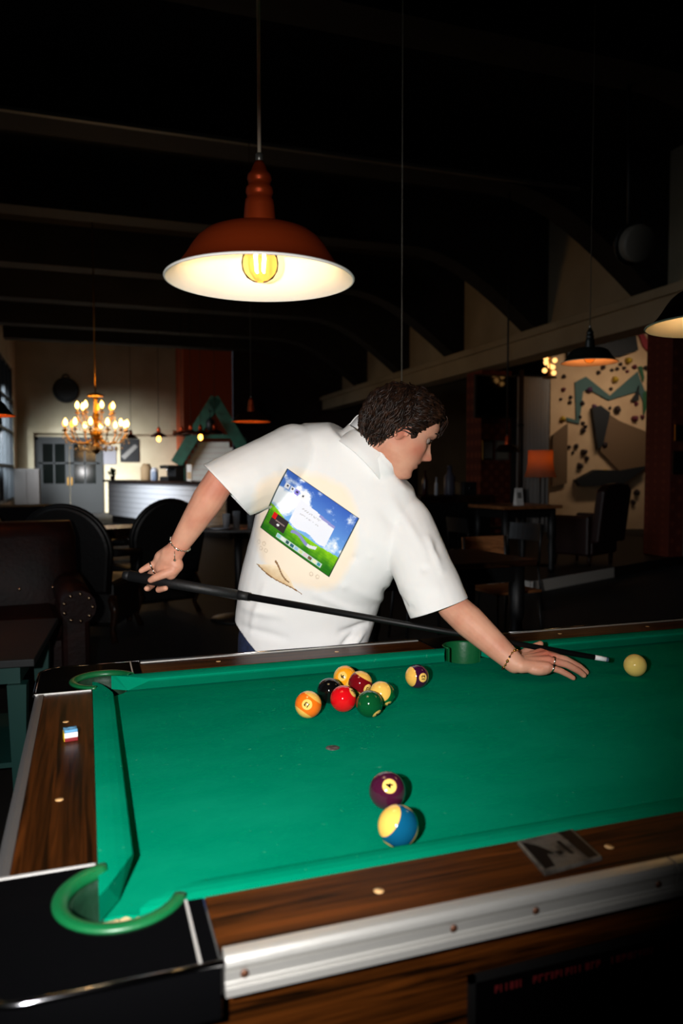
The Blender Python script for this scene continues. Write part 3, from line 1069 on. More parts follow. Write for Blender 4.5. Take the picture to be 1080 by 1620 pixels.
# local x runs along the front, local +y faces the room
MB().box((0, -0.55, 0.18), (blen, -0.02, 1.06)).build('body', DARKWOOD, bar)
MB().box((0, -0.50, 0.0), (blen, -0.08, 0.18)).build('kick_plinth', BLACKPAINT, bar)
MB().box((-0.1, -0.62, 1.06), (blen + 0.14, 0.12, 1.115)).build('counter_top', DARKWOOD, bar, 0.008)
SH = M('white_shiplap', (232, 232, 236), 0.5)
for k in range(7):
    z = 0.185 + k * 0.125
    MB().box((0, -0.02, z), (blen, 0.004, z + 0.118)).build('plank', SH, bar, 0.003)
MB().box((blen, -0.55, 0.18), (blen + 0.03, 0.01, 1.06)).build('end_board', DARKWOOD, bar)


def on_bar(s, off=-0.2):
    p = BB + bd * s + bn * (-off if False else off)
    return (p.x, p.y, 1.115)


# objects on the bar
pt = thing('potted_plant', on_bar(6.5, -0.05), 0, 'small leafy plant at the far end of the bar', 'plant')
MB().lathe([(0.05, 0), (0.07, 0.10), (0.06, 0.10), (0.05, 0.02)], 14).build('pot', DARKWOOD, pt)
rnd = random.Random(3)
lf = MB().hexa([(-0.018, 0, 0), (0.018, 0, 0), (0.018, 0.004, 0), (-0.018, 0.004, 0)], [(-0.028, 0.03, 0.11), (0.028, 0.03, 0.11), (0.028, 0.034, 0.11), (-0.028, 0.034, 0.11)]).mesh('leaf')
lf.materials.append(M('dark_leaf', (26, 44, 22), 0.5))
for k in range(26):
    o = bpy.data.objects.new('leaf', lf)
    COL.objects.link(o)
    o.parent = pt
    o.location = (rnd.uniform(-0.06, 0.06), rnd.uniform(-0.06, 0.06), 0.09 + rnd.uniform(0, 0.12))
    o.rotation_euler = (rnd.uniform(-0.3, 1.3), rnd.uniform(-0.4, 0.4), rnd.uniform(0, 6.3))


def jar(s, off, r, hgt, mat, lidm, label, cat='jar', name='storage_jar'):
    j = thing(name, on_bar(s, off), 0, label, cat)
    MB().lathe([(r * 0.9, 0), (r, 0.02), (r, hgt * 0.8), (r * 0.75, hgt * 0.9), (r * 0.7, hgt * 0.92)], 18).build('body', mat, j)
    MB().lathe([(r * 0.78, hgt * 0.9), (r * 0.78, hgt), (r * 0.3, hgt * 1.02)], 18).build('lid', lidm, j)
    return j


TAN = M('tan_card', (204, 170, 128), 0.7)
PALE = M('pale_ceramic', (210, 212, 220), 0.4)
jar(4.55, -0.20, 0.13, 0.40, TAN, TAN, 'tan rounded jar standing on the bar')
jar(4.15, -0.25, 0.09, 0.30, PALE, PALE, 'pale ceramic jar next to the tan one on the bar')
jar(3.95, -0.18, 0.07, 0.24, M('steel_blue', (120, 134, 158), 0.4), PALE, 'bluish tin on the bar between pale jar and coffee machine')
cm = thing('coffee_machine', on_bar(3.2, -0.28), ang, 'black coffee machine on the bar counter', 'coffee machine')
MB().box((-0.24, -0.2, 0), (0.24, 0.2, 0.10)).build('base', BLACKPAINT, cm, 0.01)
MB().box((-0.24, -0.2, 0.10), (0.24, 0.02, 0.36)).build('back', BLACKPAINT, cm, 0.01)
MB().box((-0.24, -0.2, 0.28), (0.24, 0.2, 0.36)).build('head', BLACKPAINT, cm, 0.02)
MB().tube([(0, 0.1, 0.28), (0, 0.1, 0.22)], 0.03, 12).build('brew_group', CHROME, cm)
fl = thing('menu_holder', on_bar(1.85, -0.10), ang, 'white standing menu card on the bar near the gable', 'menu')
MB().box((-0.12, -0.01, 0.0), (0.12, 0.01, 0.36)).build('card', M('white_card', (236, 232, 226), 0.6), fl)
MB().box((-0.10, 0.0098, 0.05), (0.10, 0.0115, 0.20)).build('printed_picture', TAN, fl)
MB().box((-0.13, -0.05, 0.0), (0.13, 0.05, 0.012)).build('foot', DARKWOOD, fl)

# ------------------------------------------------------------------ green gable kiosk behind the bar
GREEN = M('bottle_green_paint', (22, 92, 72), 0.5, var=(6, (16, 70, 56), 0.3, 0.7))
kz = thing('gable_kiosk', (3.02, 18.30, 0), -0.20, 'green gabled kiosk front with white boards behind the bar', 'kiosk')


def board(p0, p1, w, y0, y1, name, mat):
    d = V((p1[0] - p0[0], p1[1] - p0[1])).normalized()
    nn = V((-d.y, d.x)) * (w / 2)
    a, c = V(p0), V(p1)
    return MB().slab([a - nn, c - nn, c + nn, a + nn], (0, 0, 0), (1, 0, 0), (0, 0, 1), (0, -1, 0), y0, y1).build(name, mat, kz)


board((-0.90, 1.52), (0.10, 3.15), 0.29, 0.0, 0.32, 'roof_board', GREEN)
board((0.83, 1.77), (0.02, 3.15), 0.29, 0.0, 0.32, 'roof_board', GREEN)
board((-0.34, 2.21), (0.46, 2.21), 0.10, 0.02, 0.12, 'tie_board', GREEN)
for k in range(12):
    z0, z1 = 0.40 + k * 0.14, 0.40 + k * 0.14 + 0.134
    hw = min(0.70, max(0.05, (2.72 - z1) * 0.62))
    if z1 < 2.5:
        MB().box((-hw, -0.02, z0), (hw, 0.0, z1)).build('plank', M('pale_siding', (206, 200, 190), 0.6), kz)
MB().box((0.68, -0.12, 0.0), (0.84, 0.02, 2.20)).build('post', GREEN, kz)
MB().box((-0.84, -0.12, 0.0), (-0.70, 0.02, 1.70)).build('post', GREEN, kz)
sg = thing('hanging_lantern', (2.86, 17.72, 2.40), 0, 'small black lantern under the green gable', 'lantern')
MB().lathe([(0.02, 0.24), (0.09, 0.18), (0.11, 0.02), (0.07, -0.06), (0.0, -0.08)], 12).build('body', BLACKPAINT, sg)
MB().tube([(0, 0, 0.24), (0, 0, 0.40), (0.0, 0.26, 0.44)], 0.012, 6).build('hook', BLACKPAINT, sg)

# small copper pendants over the bar
for (x, y, z), lit, lab in (((1.526, 16.6, 2.11), True, 'small lit copper pendant hanging alone above the bar'),
                            ((2.073, 16.95, 2.16), False, 'leftmost unlit pendant of the cluster before the green gable'),
                            ((2.15, 15.9, 2.14), False, 'second unlit pendant of the cluster before the green gable'),
                            ((2.273, 15.29, 2.10), True, 'lit pendant with bare bulb before the green gable'),
                            ((2.60, 15.45, 2.13), False, 'rightmost unlit pendant before the green gable'),
                            ((1.103, 19.9, 2.21), False, 'unlit pendant beside the chandelier')):
    p = thing('bar_pendant', (x, y, z), 0, lab, 'lamp', 'small pendants over the bar')
    MB().lathe([(0.045, 0.10), (0.10, 0.075), (0.17, 0.03), (0.19, 0.0), (0.185, 0.0), (0.09, 0.06), (0.04, 0.09)], 24, cap=False).build('shade', DARKSHADE, p)
    MB().lathe([(0.045, 0.09), (0.045, 0.16), (0.034, 0.19), (0.02, 0.22)], 14).build('socket_cap', COPPER, p)
    MB().tube([(0, 0, 0.2), (0, 0, top_z(y) - z)], 0.006, 5).build('cord', BLACKPAINT, p)
    if lit:
        MB().ball((0, 0, -0.045), 0.055, 14, 8, (0.85, 0.85, 1.25)).build('bulb', BULBGLOW, p)
        lamp('bar_pendant_light', 'POINT', (0, 0, -0.2), 3, (1, 0.7, 0.4), 0.06, parent=p)

# ------------------------------------------------------------------ chandelier
chd = thing('chandelier', (0.136, 12.83, 1.62), 0, 'brass crystal chandelier with many lit candle bulbs', 'chandelier')
MB().lathe([(0.0, 0.0), (0.05, 0.03), (0.09, 0.10), (0.05, 0.17), (0.03, 0.22), (0.07, 0.30), (0.09, 0.36), (0.04, 0.43), (0.03, 0.60), (0.06, 0.66), (0.03, 0.74), (0.025, 0.92), (0.05, 0.97), (0.015, 1.02)], 20).build('column', BRASS, chd)
MB().lathe([(0.02, 0.98), (0.13, 0.99), (0.14, 1.02), (0.05, 1.05)], 20).build('crown', BRASS, chd)
MB().tube([(0, 0, 1.0), (0, 0, top_z(12.83) - 1.62)], 0.012, 6).build('chain', BRASS, chd)
candle = MB().lathe([(0.014, 0), (0.014, 0.075)], 8).mesh('candle_sleeve')
candle.materials.append(M('candle_cream', (210, 190, 150), 0.6))
cup = MB().lathe([(0.0, -0.01), (0.04, 0.0), (0.045, 0.015)], 10).mesh('drip_cup')
cup.materials.append(BRASS)
cbulb = MB().lathe([(0.012, 0.0), (0.030, 0.03), (0.033, 0.055), (0.022, 0.09), (0.0, 0.125)], 12, cap=False).mesh('bulb')
CANDLE = M('candle_bulb_glow', (255, 200, 110), 0.5, emit=(255, 184, 84), es=22)
CANDLE2 = M('candle_bulb_dim', (255, 170, 80), 0.5, emit=(255, 140, 40), es=5)
cbulb.materials.append(CANDLE)
cbulb2 = cbulb.copy()
cbulb2.materials[0] = CANDLE2
rnd = random.Random(8)
CRY = M('crystal', (236, 226, 214), 0.05, spec=1.0, trans=0.3)
cr = MB()


def drop(p, r):
    p = V(p)
    cr.add([p + V((r, 0, 0)), p + V((0, r, 0)), p + V((-r, 0, 0)), p + V((0, -r, 0)), p + V((0, 0, r * 1.3)), p + V((0, 0, -r * 2))],
           [(0, 1, 4), (1, 2, 4), (2, 3, 4), (3, 0, 4), (1, 0, 5), (2, 1, 5), (3, 2, 5), (0, 3, 5)])


for tier, (nn, rr, z0, zc) in enumerate(((12, 0.52, 0.30, 0.40), (7, 0.30, 0.62, 0.70))):
    for k in range(nn):
        a = 2 * PI * k / nn + 0.35 + tier * 0.2
        ca, sa = math.cos(a), math.sin(a)
        pts = [(0.04 * ca, 0.04 * sa, z0), (rr * 0.4 * ca, rr * 0.4 * sa, z0 - 0.12), (rr * 0.8 * ca, rr * 0.8 * sa, z0 - 0.09), (rr * ca, rr * sa, zc - 0.05), (rr * ca, rr * sa, zc)]
        arm = MB().tube(pts, 0.010, 6).build('arm', BRASS, chd)
        for me, dz in ((cup, 0), (candle, 0.005), (cbulb if rnd.random() < 0.72 else cbulb2, 0.08)):
            o = bpy.data.objects.new(me.name.split('.')[0], me)
            COL.objects.link(o)
            o.parent = arm
            o.location = (rr * ca, rr * sa, zc + dz)
        for q_ in range(4):
            drop((rr * ca + rnd.uniform(-.03, .03), rr * sa + rnd.uniform(-.03, .03), zc - 0.06 - q_ * 0.045), 0.015)
        for q_ in range(5):
            f = (q_ + 1) / 6
            drop((rr * f * ca, rr * f * sa, z0 - 0.16 - 0.06 * math.sin(f * PI)), 0.014)
for k in range(40):
    a = rnd.uniform(0, 2 * PI)
    r = rnd.uniform(0.05, 0.34)
    drop((r * math.cos(a), r * math.sin(a), 0.16 - rnd.uniform(0, 0.14) + r * 0.2), 0.018)
cr.build('crystal_drops', CRY, chd)['kind'] = 'stuff'
lamp('chandelier_light', 'POINT', (0, 0, 0.55), 30, (1, 0.66, 0.32), 0.35, parent=chd)

# ------------------------------------------------------------------ seating and tables
LEATHER = M('brown_leather', (34, 10, 6), 0.5, spec=0.2, var=(9, (20, 5, 3), 0.35, 0.65), bump=(40, 0.15))
BLKLEATH = M('black_leather', (8, 7, 7), 0.5, bump=(30, 0.15))


def rbox(lo, hi, r):
    m = MB()
    m.box(lo, hi)
    return m


# brown leather armchair
sf = thing('leather_armchair', (-0.50, 3.75, 0), math.radians(6), 'brown tufted leather armchair at the left edge', 'armchair')
MB().box((-0.44, -0.30, 0.16), (0.44, 0.42, 0.40)).build('base', LEATHER, sf, 0.03)
MB().box((-0.30, -0.36, 0.40), (0.30, 0.22, 0.53)).build('seat_cushion', LEATHER, sf, 0.05)
m = MB()
R = []
for i in range(15):
    f = i / 14
    z = 0.38 + 0.63 * f
    th = 0.13 + 0.03 * math.sin(f * PI)
    hw = 0.43 - 0.03 * max(0, f - 0.85) / 0.15
    yb = 0.30 + 0.10 * f
    ring = []
    for j in range(28):
        a = 2 * PI * j / 28
        k = (abs(math.cos(a)) ** 4 + abs(math.sin(a)) ** 4) ** -0.25
        ring.append(V((hw * k * math.cos(a), yb + th * k * math.sin(a) * (1.0 if f < 0.93 else 0.7), z)))
    R.append(ring)
m.rings(R).build('backrest', LEATHER, sf)
for s in (-1, 1):
    m = MB()
    m.box((s * 0.36 - 0.075, -0.34, 0.16), (s * 0.36 + 0.075, 0.30, 0.56))
    am = m.build('armrest', LEATHER, sf, 0.03)
    MB().tube([(s * 0.37, -0.37, 0.58), (s * 0.37, 0.0, 0.60), (s * 0.37, 0.30, 0.62)], 0.095, 14).build('arm_roll', LEATHER, am)
stud = MB().ball((0, 0, 0), 0.011, 8, 4).mesh('stud')
stud.materials.append(M('stud_brass', (170, 140, 110), 0.25, 1.0))
for s in (-1, 1):
    for k in range(9):
        a = 2 * PI * k / 9
        o = bpy.data.objects.new('stud', stud)
        COL.objects.link(o)
        o.parent = sf
        o.location = (s * 0.37 + 0.075 * math.cos(a), -0.372, 0.58 + 0.075 * math.sin(a))
for i in range(4):
    for j in range(3):
        o = bpy.data.objects.new('tuft_button', stud)
        COL.objects.link(o)
        o.parent = sf
        o.location = (-0.28 + 0.186 * i, 0.185 + 0.055 * j, 0.62 + 0.13 * j)
for x in (-0.38, 0.38):
    for y in (-0.26, 0.36):
        MB().lathe([(0.03, 0.0), (0.04, 0.10), (0.045, 0.17)], 12, (x, y, 0)).build('foot', DARKWOOD, sf)

# dark painted table with teal legs in the left foreground
TEAL = M('dark_teal_paint', (18, 68, 62), 0.5)
gt = thing('side_table', (-0.55, 2.62, 0), math.radians(-4), 'dark grey-topped table with teal legs at the left edge', 'table')
MB().box((-0.34, -0.42, 0.575), (0.34, 0.42, 0.605)).build('table_top', M('grey_table_top', (30, 33, 34), 0.6), gt, 0.004)
MB().box((-0.28, -0.36, 0.50), (0.28, 0.36, 0.575)).build('apron', TEAL, gt)
for x in (-0.27, 0.27):
    for y in (-0.35, 0.35):
        MB().hexa([(x - 0.02, y - 0.02, 0), (x + 0.02, y - 0.02, 0), (x + 0.02, y + 0.02, 0), (x - 0.02, y + 0.02, 0)],
                  [(x - 0.035, y - 0.035, 0.5), (x + 0.035, y - 0.035, 0.5), (x + 0.035, y + 0.035, 0.5), (x - 0.035, y + 0.035, 0.5)]).build('leg', TEAL, gt)
MB().box((-0.25, -0.33, 0.16), (0.25, 0.33, 0.18)).build('lower_shelf', TEAL, gt)


def round_chair(loc, rz, label, s=1.0):
    """baroque easy chair: rounded back, upholstered seat, cabriole legs; faces local -y"""
    c = thing('easy_chair', loc, rz, label, 'armchair', 'black easy chairs')
    m = MB()
    N = 24
    rows = []
    for off, ins in ((0.0, 0.0), (0.07, 0.03), (0.09, 0.09), (0.0, 0.0)):
        pass
    outl = []
    for k in range(N + 1):
        a = PI * k / N
        outl.append((0.34 * s * math.cos(a) * (1.0 if True else 1), 0.70 * s + 0.34 * s * math.sin(a)))
    outl = [(0.30 * s, 0.38 * s)] + outl + [(-0.30 * s, 0.38 * s)]
    MB().slab(outl, (0, 0.30 * s, 0), (1, 0, 0), (0, 0.16, 1), (0, 1, 0), -0.05 * s, 0.05 * s).build('backrest', BLKLEATH, c, 0.025)
    MB().tube([V((p[0], 0.30 * s + 0.16 * p[1], p[1])) for p in outl], 0.022 * s, 8).build('carved_frame', M('carved_black_wood', (14, 12, 11), 0.45), c)
    MB().box((-0.34 * s, -0.34 * s, 0.12 * s), (0.34 * s, 0.34 * s, 0.46 * s)).build('seat', BLKLEATH, c, 0.04)
    for sx in (-1, 1):
        MB().tube([(sx * 0.33 * s, 0.30 * s, 0.68 * s), (sx * 0.36 * s, 0.05 * s, 0.66 * s), (sx * 0.36 * s, -0.22 * s, 0.64 * s), (sx * 0.34 * s, -0.28 * s, 0.52 * s), (sx * 0.33 * s, -0.24 * s, 0.42 * s)], 0.03 * s, 8).build('armrest', BLKLEATH, c)
        for sy in (-1, 1):
            MB().tube([(sx * 0.30 * s, sy * 0.30 * s, 0.36 * s), (sx * 0.34 * s, sy * 0.34 * s, 0.24 * s), (sx * 0.31 * s, sy * 0.31 * s, 0.10 * s), (sx * 0.34 * s, sy * 0.35 * s, 0.0)], [0.04 * s, 0.035 * s, 0.02 * s, 0.026 * s], 8).build('leg', DARKWOOD, c)
    return c


round_chair((-0.06, 5.55, 0), 2.8, 'large round-backed black easy chair left of the raised hand', 1.02)
round_chair((0.50, 6.45, 0), 3.5, 'black easy chair behind the raised forearm', 1.02)
round_chair((-0.75, 7.6, 0), 2.4, 'black easy chair far left before the draped table', 0.9)
# cabriole-legged table between the chairs
ct = thing('occasional_table', (0.30, 7.5, 0), 0.3, 'small dark table with curved legs between the black chairs', 'table')
MB().box((-0.32, -0.28, 0.70), (0.32, 0.28, 0.735)).build('table_top', DARKWOOD, ct, 0.008)
MB().box((-0.27, -0.23, 0.62), (0.27, 0.23, 0.70)).build('apron', DARKWOOD, ct)
for sx in (-1, 1):
    for sy in (-1, 1):
        MB().tube([(sx * 0.26, sy * 0.22, 0.66), (sx * 0.30, sy * 0.26, 0.52), (sx * 0.25, sy * 0.21, 0.20), (sx * 0.29, sy * 0.25, 0.0)], [0.035, 0.03, 0.018, 0.026], 8).build('leg', DARKWOOD, ct)

# table with glasses behind the man's side
lt = thing('cafe_table', (1.23, 5.75, 0), 0.1, 'small dark cafe table with glasses behind the raised elbow', 'table')
MB().lathe([(0.0, 0.80), (0.36, 0.80), (0.37, 0.81), (0.36, 0.825), (0.0, 0.825)], 36).build('table_top', M('grey_marble_top', (110, 106, 104), 0.35), lt)
MB().lathe([(0.035, 0.03), (0.03, 0.4), (0.045, 0.80)], 14).build('pedestal', BLACKPAINT, lt)
MB().lathe([(0.25, 0.0), (0.24, 0.02), (0.04, 0.05)], 24).build('foot', BLACKPAINT, lt)
GL = M('drinking_glass', (210, 214, 220), 0.05, alpha=0.35)
for (x, y), hh, lab in (((1.10, 5.60), 0.13, 'short drinking glass on the small cafe table'), ((1.20, 5.66), 0.15, 'taller drinking glass on the small cafe table'), ((1.32, 5.62), 0.22, 'tall pale glass beside the white shirt on the cafe table')):
    g = thing('drinking_glass', (x, y, 0.825), 0, lab, 'glass', 'glasses on the cafe table')
    MB().lathe([(0.028, 0.0), (0.036, hh), (0.033, hh), (0.026, 0.01)], 18).build('bowl', GL, g)
    MB().lathe([(0.0, 0.004), (0.03, 0.004), (0.03, 0.0)], 18).build('base', GL, g)
pt2 = thing('plate', (1.04, 5.52, 0.826), 0, 'pale plate on the edge of the cafe table', 'plate')
MB().lathe([(0.0, 0.0), (0.06, 0.0), (0.10, 0.014), (0.10, 0.018), (0.06, 0.006), (0.0, 0.006)], 24).build('dish', PALE, pt2)


# right hand tables and chairs
def chair(loc, rz, label, backm, frame=None):
    """simple school-type chair, faces local -y"""
    fm = frame or BLACKPAINT
    c = thing('dining_chair', loc, rz, label, 'chair', 'dining chairs on the right')
    MB().box((-0.20, -0.20, 0.44), (0.20, 0.20, 0.46)).build('seat', backm, c, 0.006)
    m = MB()
    R = []
    for i in range(9):
        x = -0.20 + 0.40 * i / 8
        y = 0.215 + 0.03 * (1 - (x / 0.2) ** 2)
        R.append([V((x, y - 0.006, 0.66)), V((x, y + 0.006, 0.66)), V((x, y + 0.03, 0.82)), V((x, y + 0.018, 0.82))])
    m.rings(R, True, True, False).build('backrest', backm, c)
    for sx in (-1, 1):
        MB().tube([(sx * 0.19, 0.20, 0.45), (sx * 0.19, 0.225, 0.82)], 0.011, 8).build('back_post', fm, c)
        MB().tube([(sx * 0.18, -0.18, 0.45), (sx * 0.21, -0.21, 0.0)], 0.011, 8).build('leg', fm, c)
        MB().tube([(sx * 0.18, 0.19, 0.45), (sx * 0.21, 0.24, 0.0)], 0.011, 8).build('leg', fm, c)
    return c


def table4(loc, rz, sx, sy, hh, label, topm=DARKWOOD, scallop=False):
    t = thing('dining_table', loc, rz, label, 'table', 'tables on the right')
    MB().box((-sx, -sy, hh - 0.04), (sx, sy, hh)).build('table_top', topm, t, 0.006)
    MB().box((-sx + 0.06, -sy + 0.06, hh - 0.14), (sx - 0.06, sy - 0.06, hh - 0.04)).build('apron', BLACKPAINT, t)
    for ax in (-1, 1):
        for ay in (-1, 1):
            MB().lathe([(0.03, 0.0), (0.045, 0.05), (0.03, 0.09), (0.05, 0.30), (0.035, 0.36), (0.05, 0.42), (0.05, hh - 0.05)], 12, (ax * (sx - 0.09), ay * (sy - 0.09), 0)).build('leg', BLACKPAINT, t)
    return t


table4((1.98, 3.45, 0), 0.10, 0.60, 0.36, 0.77, 'large dark table behind the outstretched arm')
chair((2.86, 3.98, 0), 0.12, 'chair with a lit plywood back behind the large dark table', WARMWOOD)
chair((2.40, 4.36, 0), -0.10, 'chair with a dim plywood back, partly behind the shoulder', M('shaded_plywood', (70, 40, 26), 0.5))  # same plywood, its weaker light put into a darker colour
chair((3.75, 5.35, 0), -1.2, 'black chair left of the table with the menu card', BLACKPAINT)
table4((4.80, 6.98, 0.125), 0.1, 0.42, 0.36, 0.80, 'dark table on the platform with a menu card', WARMWOOD)
chair((4.00, 6.50, 0), 1.7, 'black chair just off the platform, left of the menu card', BLACKPAINT)
chair((5.00, 8.05, 0.1265), 0.1, 'black chair behind the table with the menu card', BLACKPAINT)
mc = thing('menu_card', (4.74, 6.80, 0.925), 0.2, 'white table menu card standing in front of the lamp', 'menu')
MB().hexa([(-0.055, -0.03, 0), (0.055, -0.03, 0), (0.055, 0.03, 0), (-0.055, 0.03, 0)], [(-0.055, -0.004, 0.20), (0.055, -0.004, 0.20), (0.055, 0.004, 0.20), (-0.055, 0.004, 0.20)]).build('card', M('white_card', (236, 232, 226), 0.6), mc)
MB().hexa([(-0.03, -0.0215, 0.08), (0.03, -0.0215, 0.08), (0.03, -0.019, 0.08), (-0.03, -0.019, 0.08)], [(-0.03, -0.0135, 0.15), (0.03, -0.0135, 0.15), (0.03, -0.011, 0.15), (-0.03, -0.011, 0.15)]).build('printed_block', M('grey_print', (120, 116, 110), 0.7), mc)

# floor lamp with fabric shade
fl = thing('floor_lamp', (5.40, 7.36, 0.125), 0, 'floor lamp with a glowing orange fabric shade', 'lamp')
SHADE = M('lamp_shade_fabric', (120, 96, 74), 0.8)
SHADE.node_tree.nodes['Principled BSDF'].inputs['Subsurface Weight'].default_value = 0.0
m = MB()
R = []
for rr, z in ((0.155, 1.46), (0.155, 1.30), (0.17, 1.20), (0.20, 1.12)):
    R.append([V((rr * (1 + 0.012 * math.cos(12 * 2 * PI * j / 48)) * math.cos(2 * PI * j / 48), rr * math.sin(2 * PI * j / 48), z)) for j in range(48)])
m.rings(R, True, False, True)
shd = m.build('shade', SHADE, fl)
SHM = SHADE.node_tree
bs = SHM.nodes['Principled BSDF']
tl_ = SHM.nodes.new('ShaderNodeBsdfTranslucent')
tl_.inputs[0].default_value = (*lin((240, 150, 70)), 1)
mxs = SHM.nodes.new('ShaderNodeMixShader')
mxs.inputs[0].default_value = 0.3
SHM.links.new(bs.outputs[0], mxs.inputs[1])
SHM.links.new(tl_.outputs[0], mxs.inputs[2])
SHM.links.new(mxs.outputs[0], SHM.nodes['Material Output'].inputs[0])
MB().tube([(0, 0, 0.02), (0, 0, 1.40)], 0.012, 8).build('pole', BLACKPAINT, fl)
MB().lathe([(0.14, 0.0), (0.14, 0.015), (0.02, 0.04)], 24).build('base', BLACKPAINT, fl)
MB().ball((0, 0, 1.36), 0.035, 12, 8).build('bulb', M('orange_bulb_glow', (255, 140, 40), 0.5, emit=(255, 150, 50), es=14), fl)
lamp('floor_lamp_light', 'POINT', (0, 0, 1.36), 0.9, (1, 0.42, 0.10), 0.03, parent=fl)
# dark mushroom lamp beside it
ml = pendant((5.15, 7.75, 1.58), 0.34, None, 'unlit dark pendant left of the orange lamp', 0.0, (DARKSHADE, BLKSHADE, COPPER), 0.012, shade_lit=False, cordm=BLACKPAINT)

# armchair on the platform
ac = thing('high_back_chair', (6.05, 7.35, 0.125), math.radians(205), 'dark red high-backed armchair on the platform', 'armchair')
DR = M('dark_red_leather', (42, 18, 14), 0.45)
MB().box((-0.32, -0.30, 0.14), (0.32, 0.30, 0.46)).build('seat', DR, ac, 0.03)
m = MB()
m.slab([(-0.36, 0.3), (0.36, 0.3), (0.37, 0.95), (0.25, 1.03), (0, 1.05), (-0.25, 1.03), (-0.37, 0.95)], (0, 0.24, 0), (1, 0, 0), (0, 0.12, 1), (0, 1, 0), 0.0, 0.12)
m.build('backrest', DR, ac, 0.03)
for s in (-1, 1):
    MB().box((s * 0.34 - 0.05, -0.28, 0.14), (s * 0.34 + 0.05, 0.28, 0.64)).build('armrest', DR, ac, 0.03)
    for y in (-0.24, 0.24):
        MB().lathe([(0.02, 0.0), (0.03, 0.15)], 10, (s * 0.28, y, 0)).build('leg', DARKWOOD, ac)

# sideboard between head and column with bottles, vase and box
sb = thing('sideboard', (4.15, 7.55, 0), 0.1, 'dark sideboard behind the face, carrying bottles', 'sideboard')
MB().box((-0.45, -0.2, 0.08), (0.55, 0.22, 1.00)).build('body', DARKWOOD, sb, 0.006)
for x in (-0.44, 0.06):
    MB().box((x, -0.215, 0.12), (x + 0.48, -0.2, 0.94)).build('door', BLACKPAINT, sb, 0.004)
MB().box((-0.47, -0.23, 1.00), (0.57, 0.24, 1.03)).build('top', DARKWOOD, sb)
MB().box((-0.43, -0.18, 0.0), (0.53, 0.20, 0.08)).build('plinth', BLACKPAINT, sb)
for (x, y), r, hh, mt, lab in (((3.86, 7.48), 0.035, 0.30, M('dark_red_glass', (60, 10, 14), 0.1), 'dark red bottle on the sideboard by the mouth'),
                               ((4.00, 7.46), 0.022, 0.22, PALE, 'slim white bottle on the sideboard'),
                               ((4.20, 7.50), 0.07, 0.36, M('grey_violet_glaze', (88, 84, 96), 0.4), 'grey-violet vase on the sideboard')):
    bo = thing('bottle' if r < 0.05 else 'vase', (x, y, 1.03), 0, lab, 'bottle' if r < 0.05 else 'vase')
    MB().lathe([(r * 0.95, 0), (r, 0.02), (r, hh * 0.62), (r * 0.45, hh * 0.78), (r * 0.4, hh * 0.95)], 18).build('body', mt, bo)
    MB().lathe([(r * 0.46, hh * 0.94), (r * 0.46, hh), (r * 0.4, hh)], 14).build('neck_ring', mt, bo)
bx = thing('coffee_grinder', (4.42, 7.50, 1.03), 0.1, 'black box-shaped machine at the end of the sideboard', 'machine')
MB().box((-0.10, -0.1, 0), (0.10, 0.1, 0.16)).build('case', BLACKPAINT, bx, 0.01)
MB().lathe([(0.02, 0.0), (0.02, 0.006)], 12, (0, -0.1, 0.08), Matrix.Rotation(PI / 2, 3, 'X')).build('knob', CHROME, bx)

# television and pictures on the columns
tv = thing('television', (7.56, 12.278, 2.78), 0, 'black flat television on the red-brown column', 'television')
MB().box((-0.46, -0.10, -0.42), (0.46, -0.04, 0.42)).build('casing', BLACKPAINT, tv, 0.01)
MB().box((-0.43, -0.105, -0.37), (0.43, -0.098, 0.39)).build('screen', GLASSBLK, tv)
MB().box((-0.1, -0.04, -0.1), (0.1, 0.02, 0.1)).build('bracket', BLACKPAINT, tv)


def picture(loc, w, hh, label, fm, im):
    p = thing('framed_picture', loc, 0, label, 'picture')
    MB().box((-w, -0.02, -hh), (w, 0.0, hh)).build('frame', fm, p)
    MB().box((-w * 0.8, -0.023, -hh * 0.85), (w * 0.8, -0.019, hh * 0.85)).build('image', im, p)


GREYP = M('grey_print', (120, 116, 110), 0.7)
picture((7.44, 12.28, 1.74), 0.12, 0.19, 'gold-framed picture on the column with the television', BRASS, GREYP)
picture((7.76, 12.28, 1.74), 0.15, 0.19, 'pale square picture on the column with the television', GREYP, M('pale_print', (150, 146, 132), 0.7))
picture((7.73, 7.53, 1.85), 0.09, 0.11, 'upper gold-framed picture on the column at the right edge', BRASS, BLACKPAINT)
picture((7.73, 7.53, 1.44), 0.11, 0.16, 'lower dark picture on the column at the right edge', DARKWOOD, BLACKPAINT)

# white pillar / curtain strip lit by daylight
wp = thing('white_curtain', (8.45, 12.25, 0), 0, 'tall white curtain between the red column and climbing wall', 'curtain')
m = MB()
R = []
for z in (0.01, 1.5, 3.2):
    ring = []
    for j in range(40):
        ring.append(V((-0.36 + 0.72 * j / 39, 0.05 * math.sin(j * 1.3), z)))
    ring += [V((0.36 - 0.72 * j / 39, 0.02 + 0.05 * math.sin((39 - j) * 1.3), z)) for j in range(40)]
    R.append(ring)
m.rings(R, True, True, True).build('fabric', M('white_curtain_cloth', (220, 212, 205), 0.8), wp)
MB().tube([(-0.45, 0, 3.22), (0.45, 0, 3.22)], 0.02, 8).build('rail', BLACKPAINT, wp)
# dark pipe in front of it
pp = thing('drain_pipe', (8.06, 12.08, 0), 0, 'dark vertical pipe in front of the white curtain', 'pipe')
MB().tube([(0, 0, 0.0), (0, 0, 3.3)], 0.05, 10).build('pipe', M('brown_pipe', (60, 44, 34), 0.5), pp)
for z in (0.8, 2.2):
    MB().lathe([(0.06, 0), (0.06, 0.05)], 12, (0, 0, z)).build('clamp', BLACKPAINT, pp)
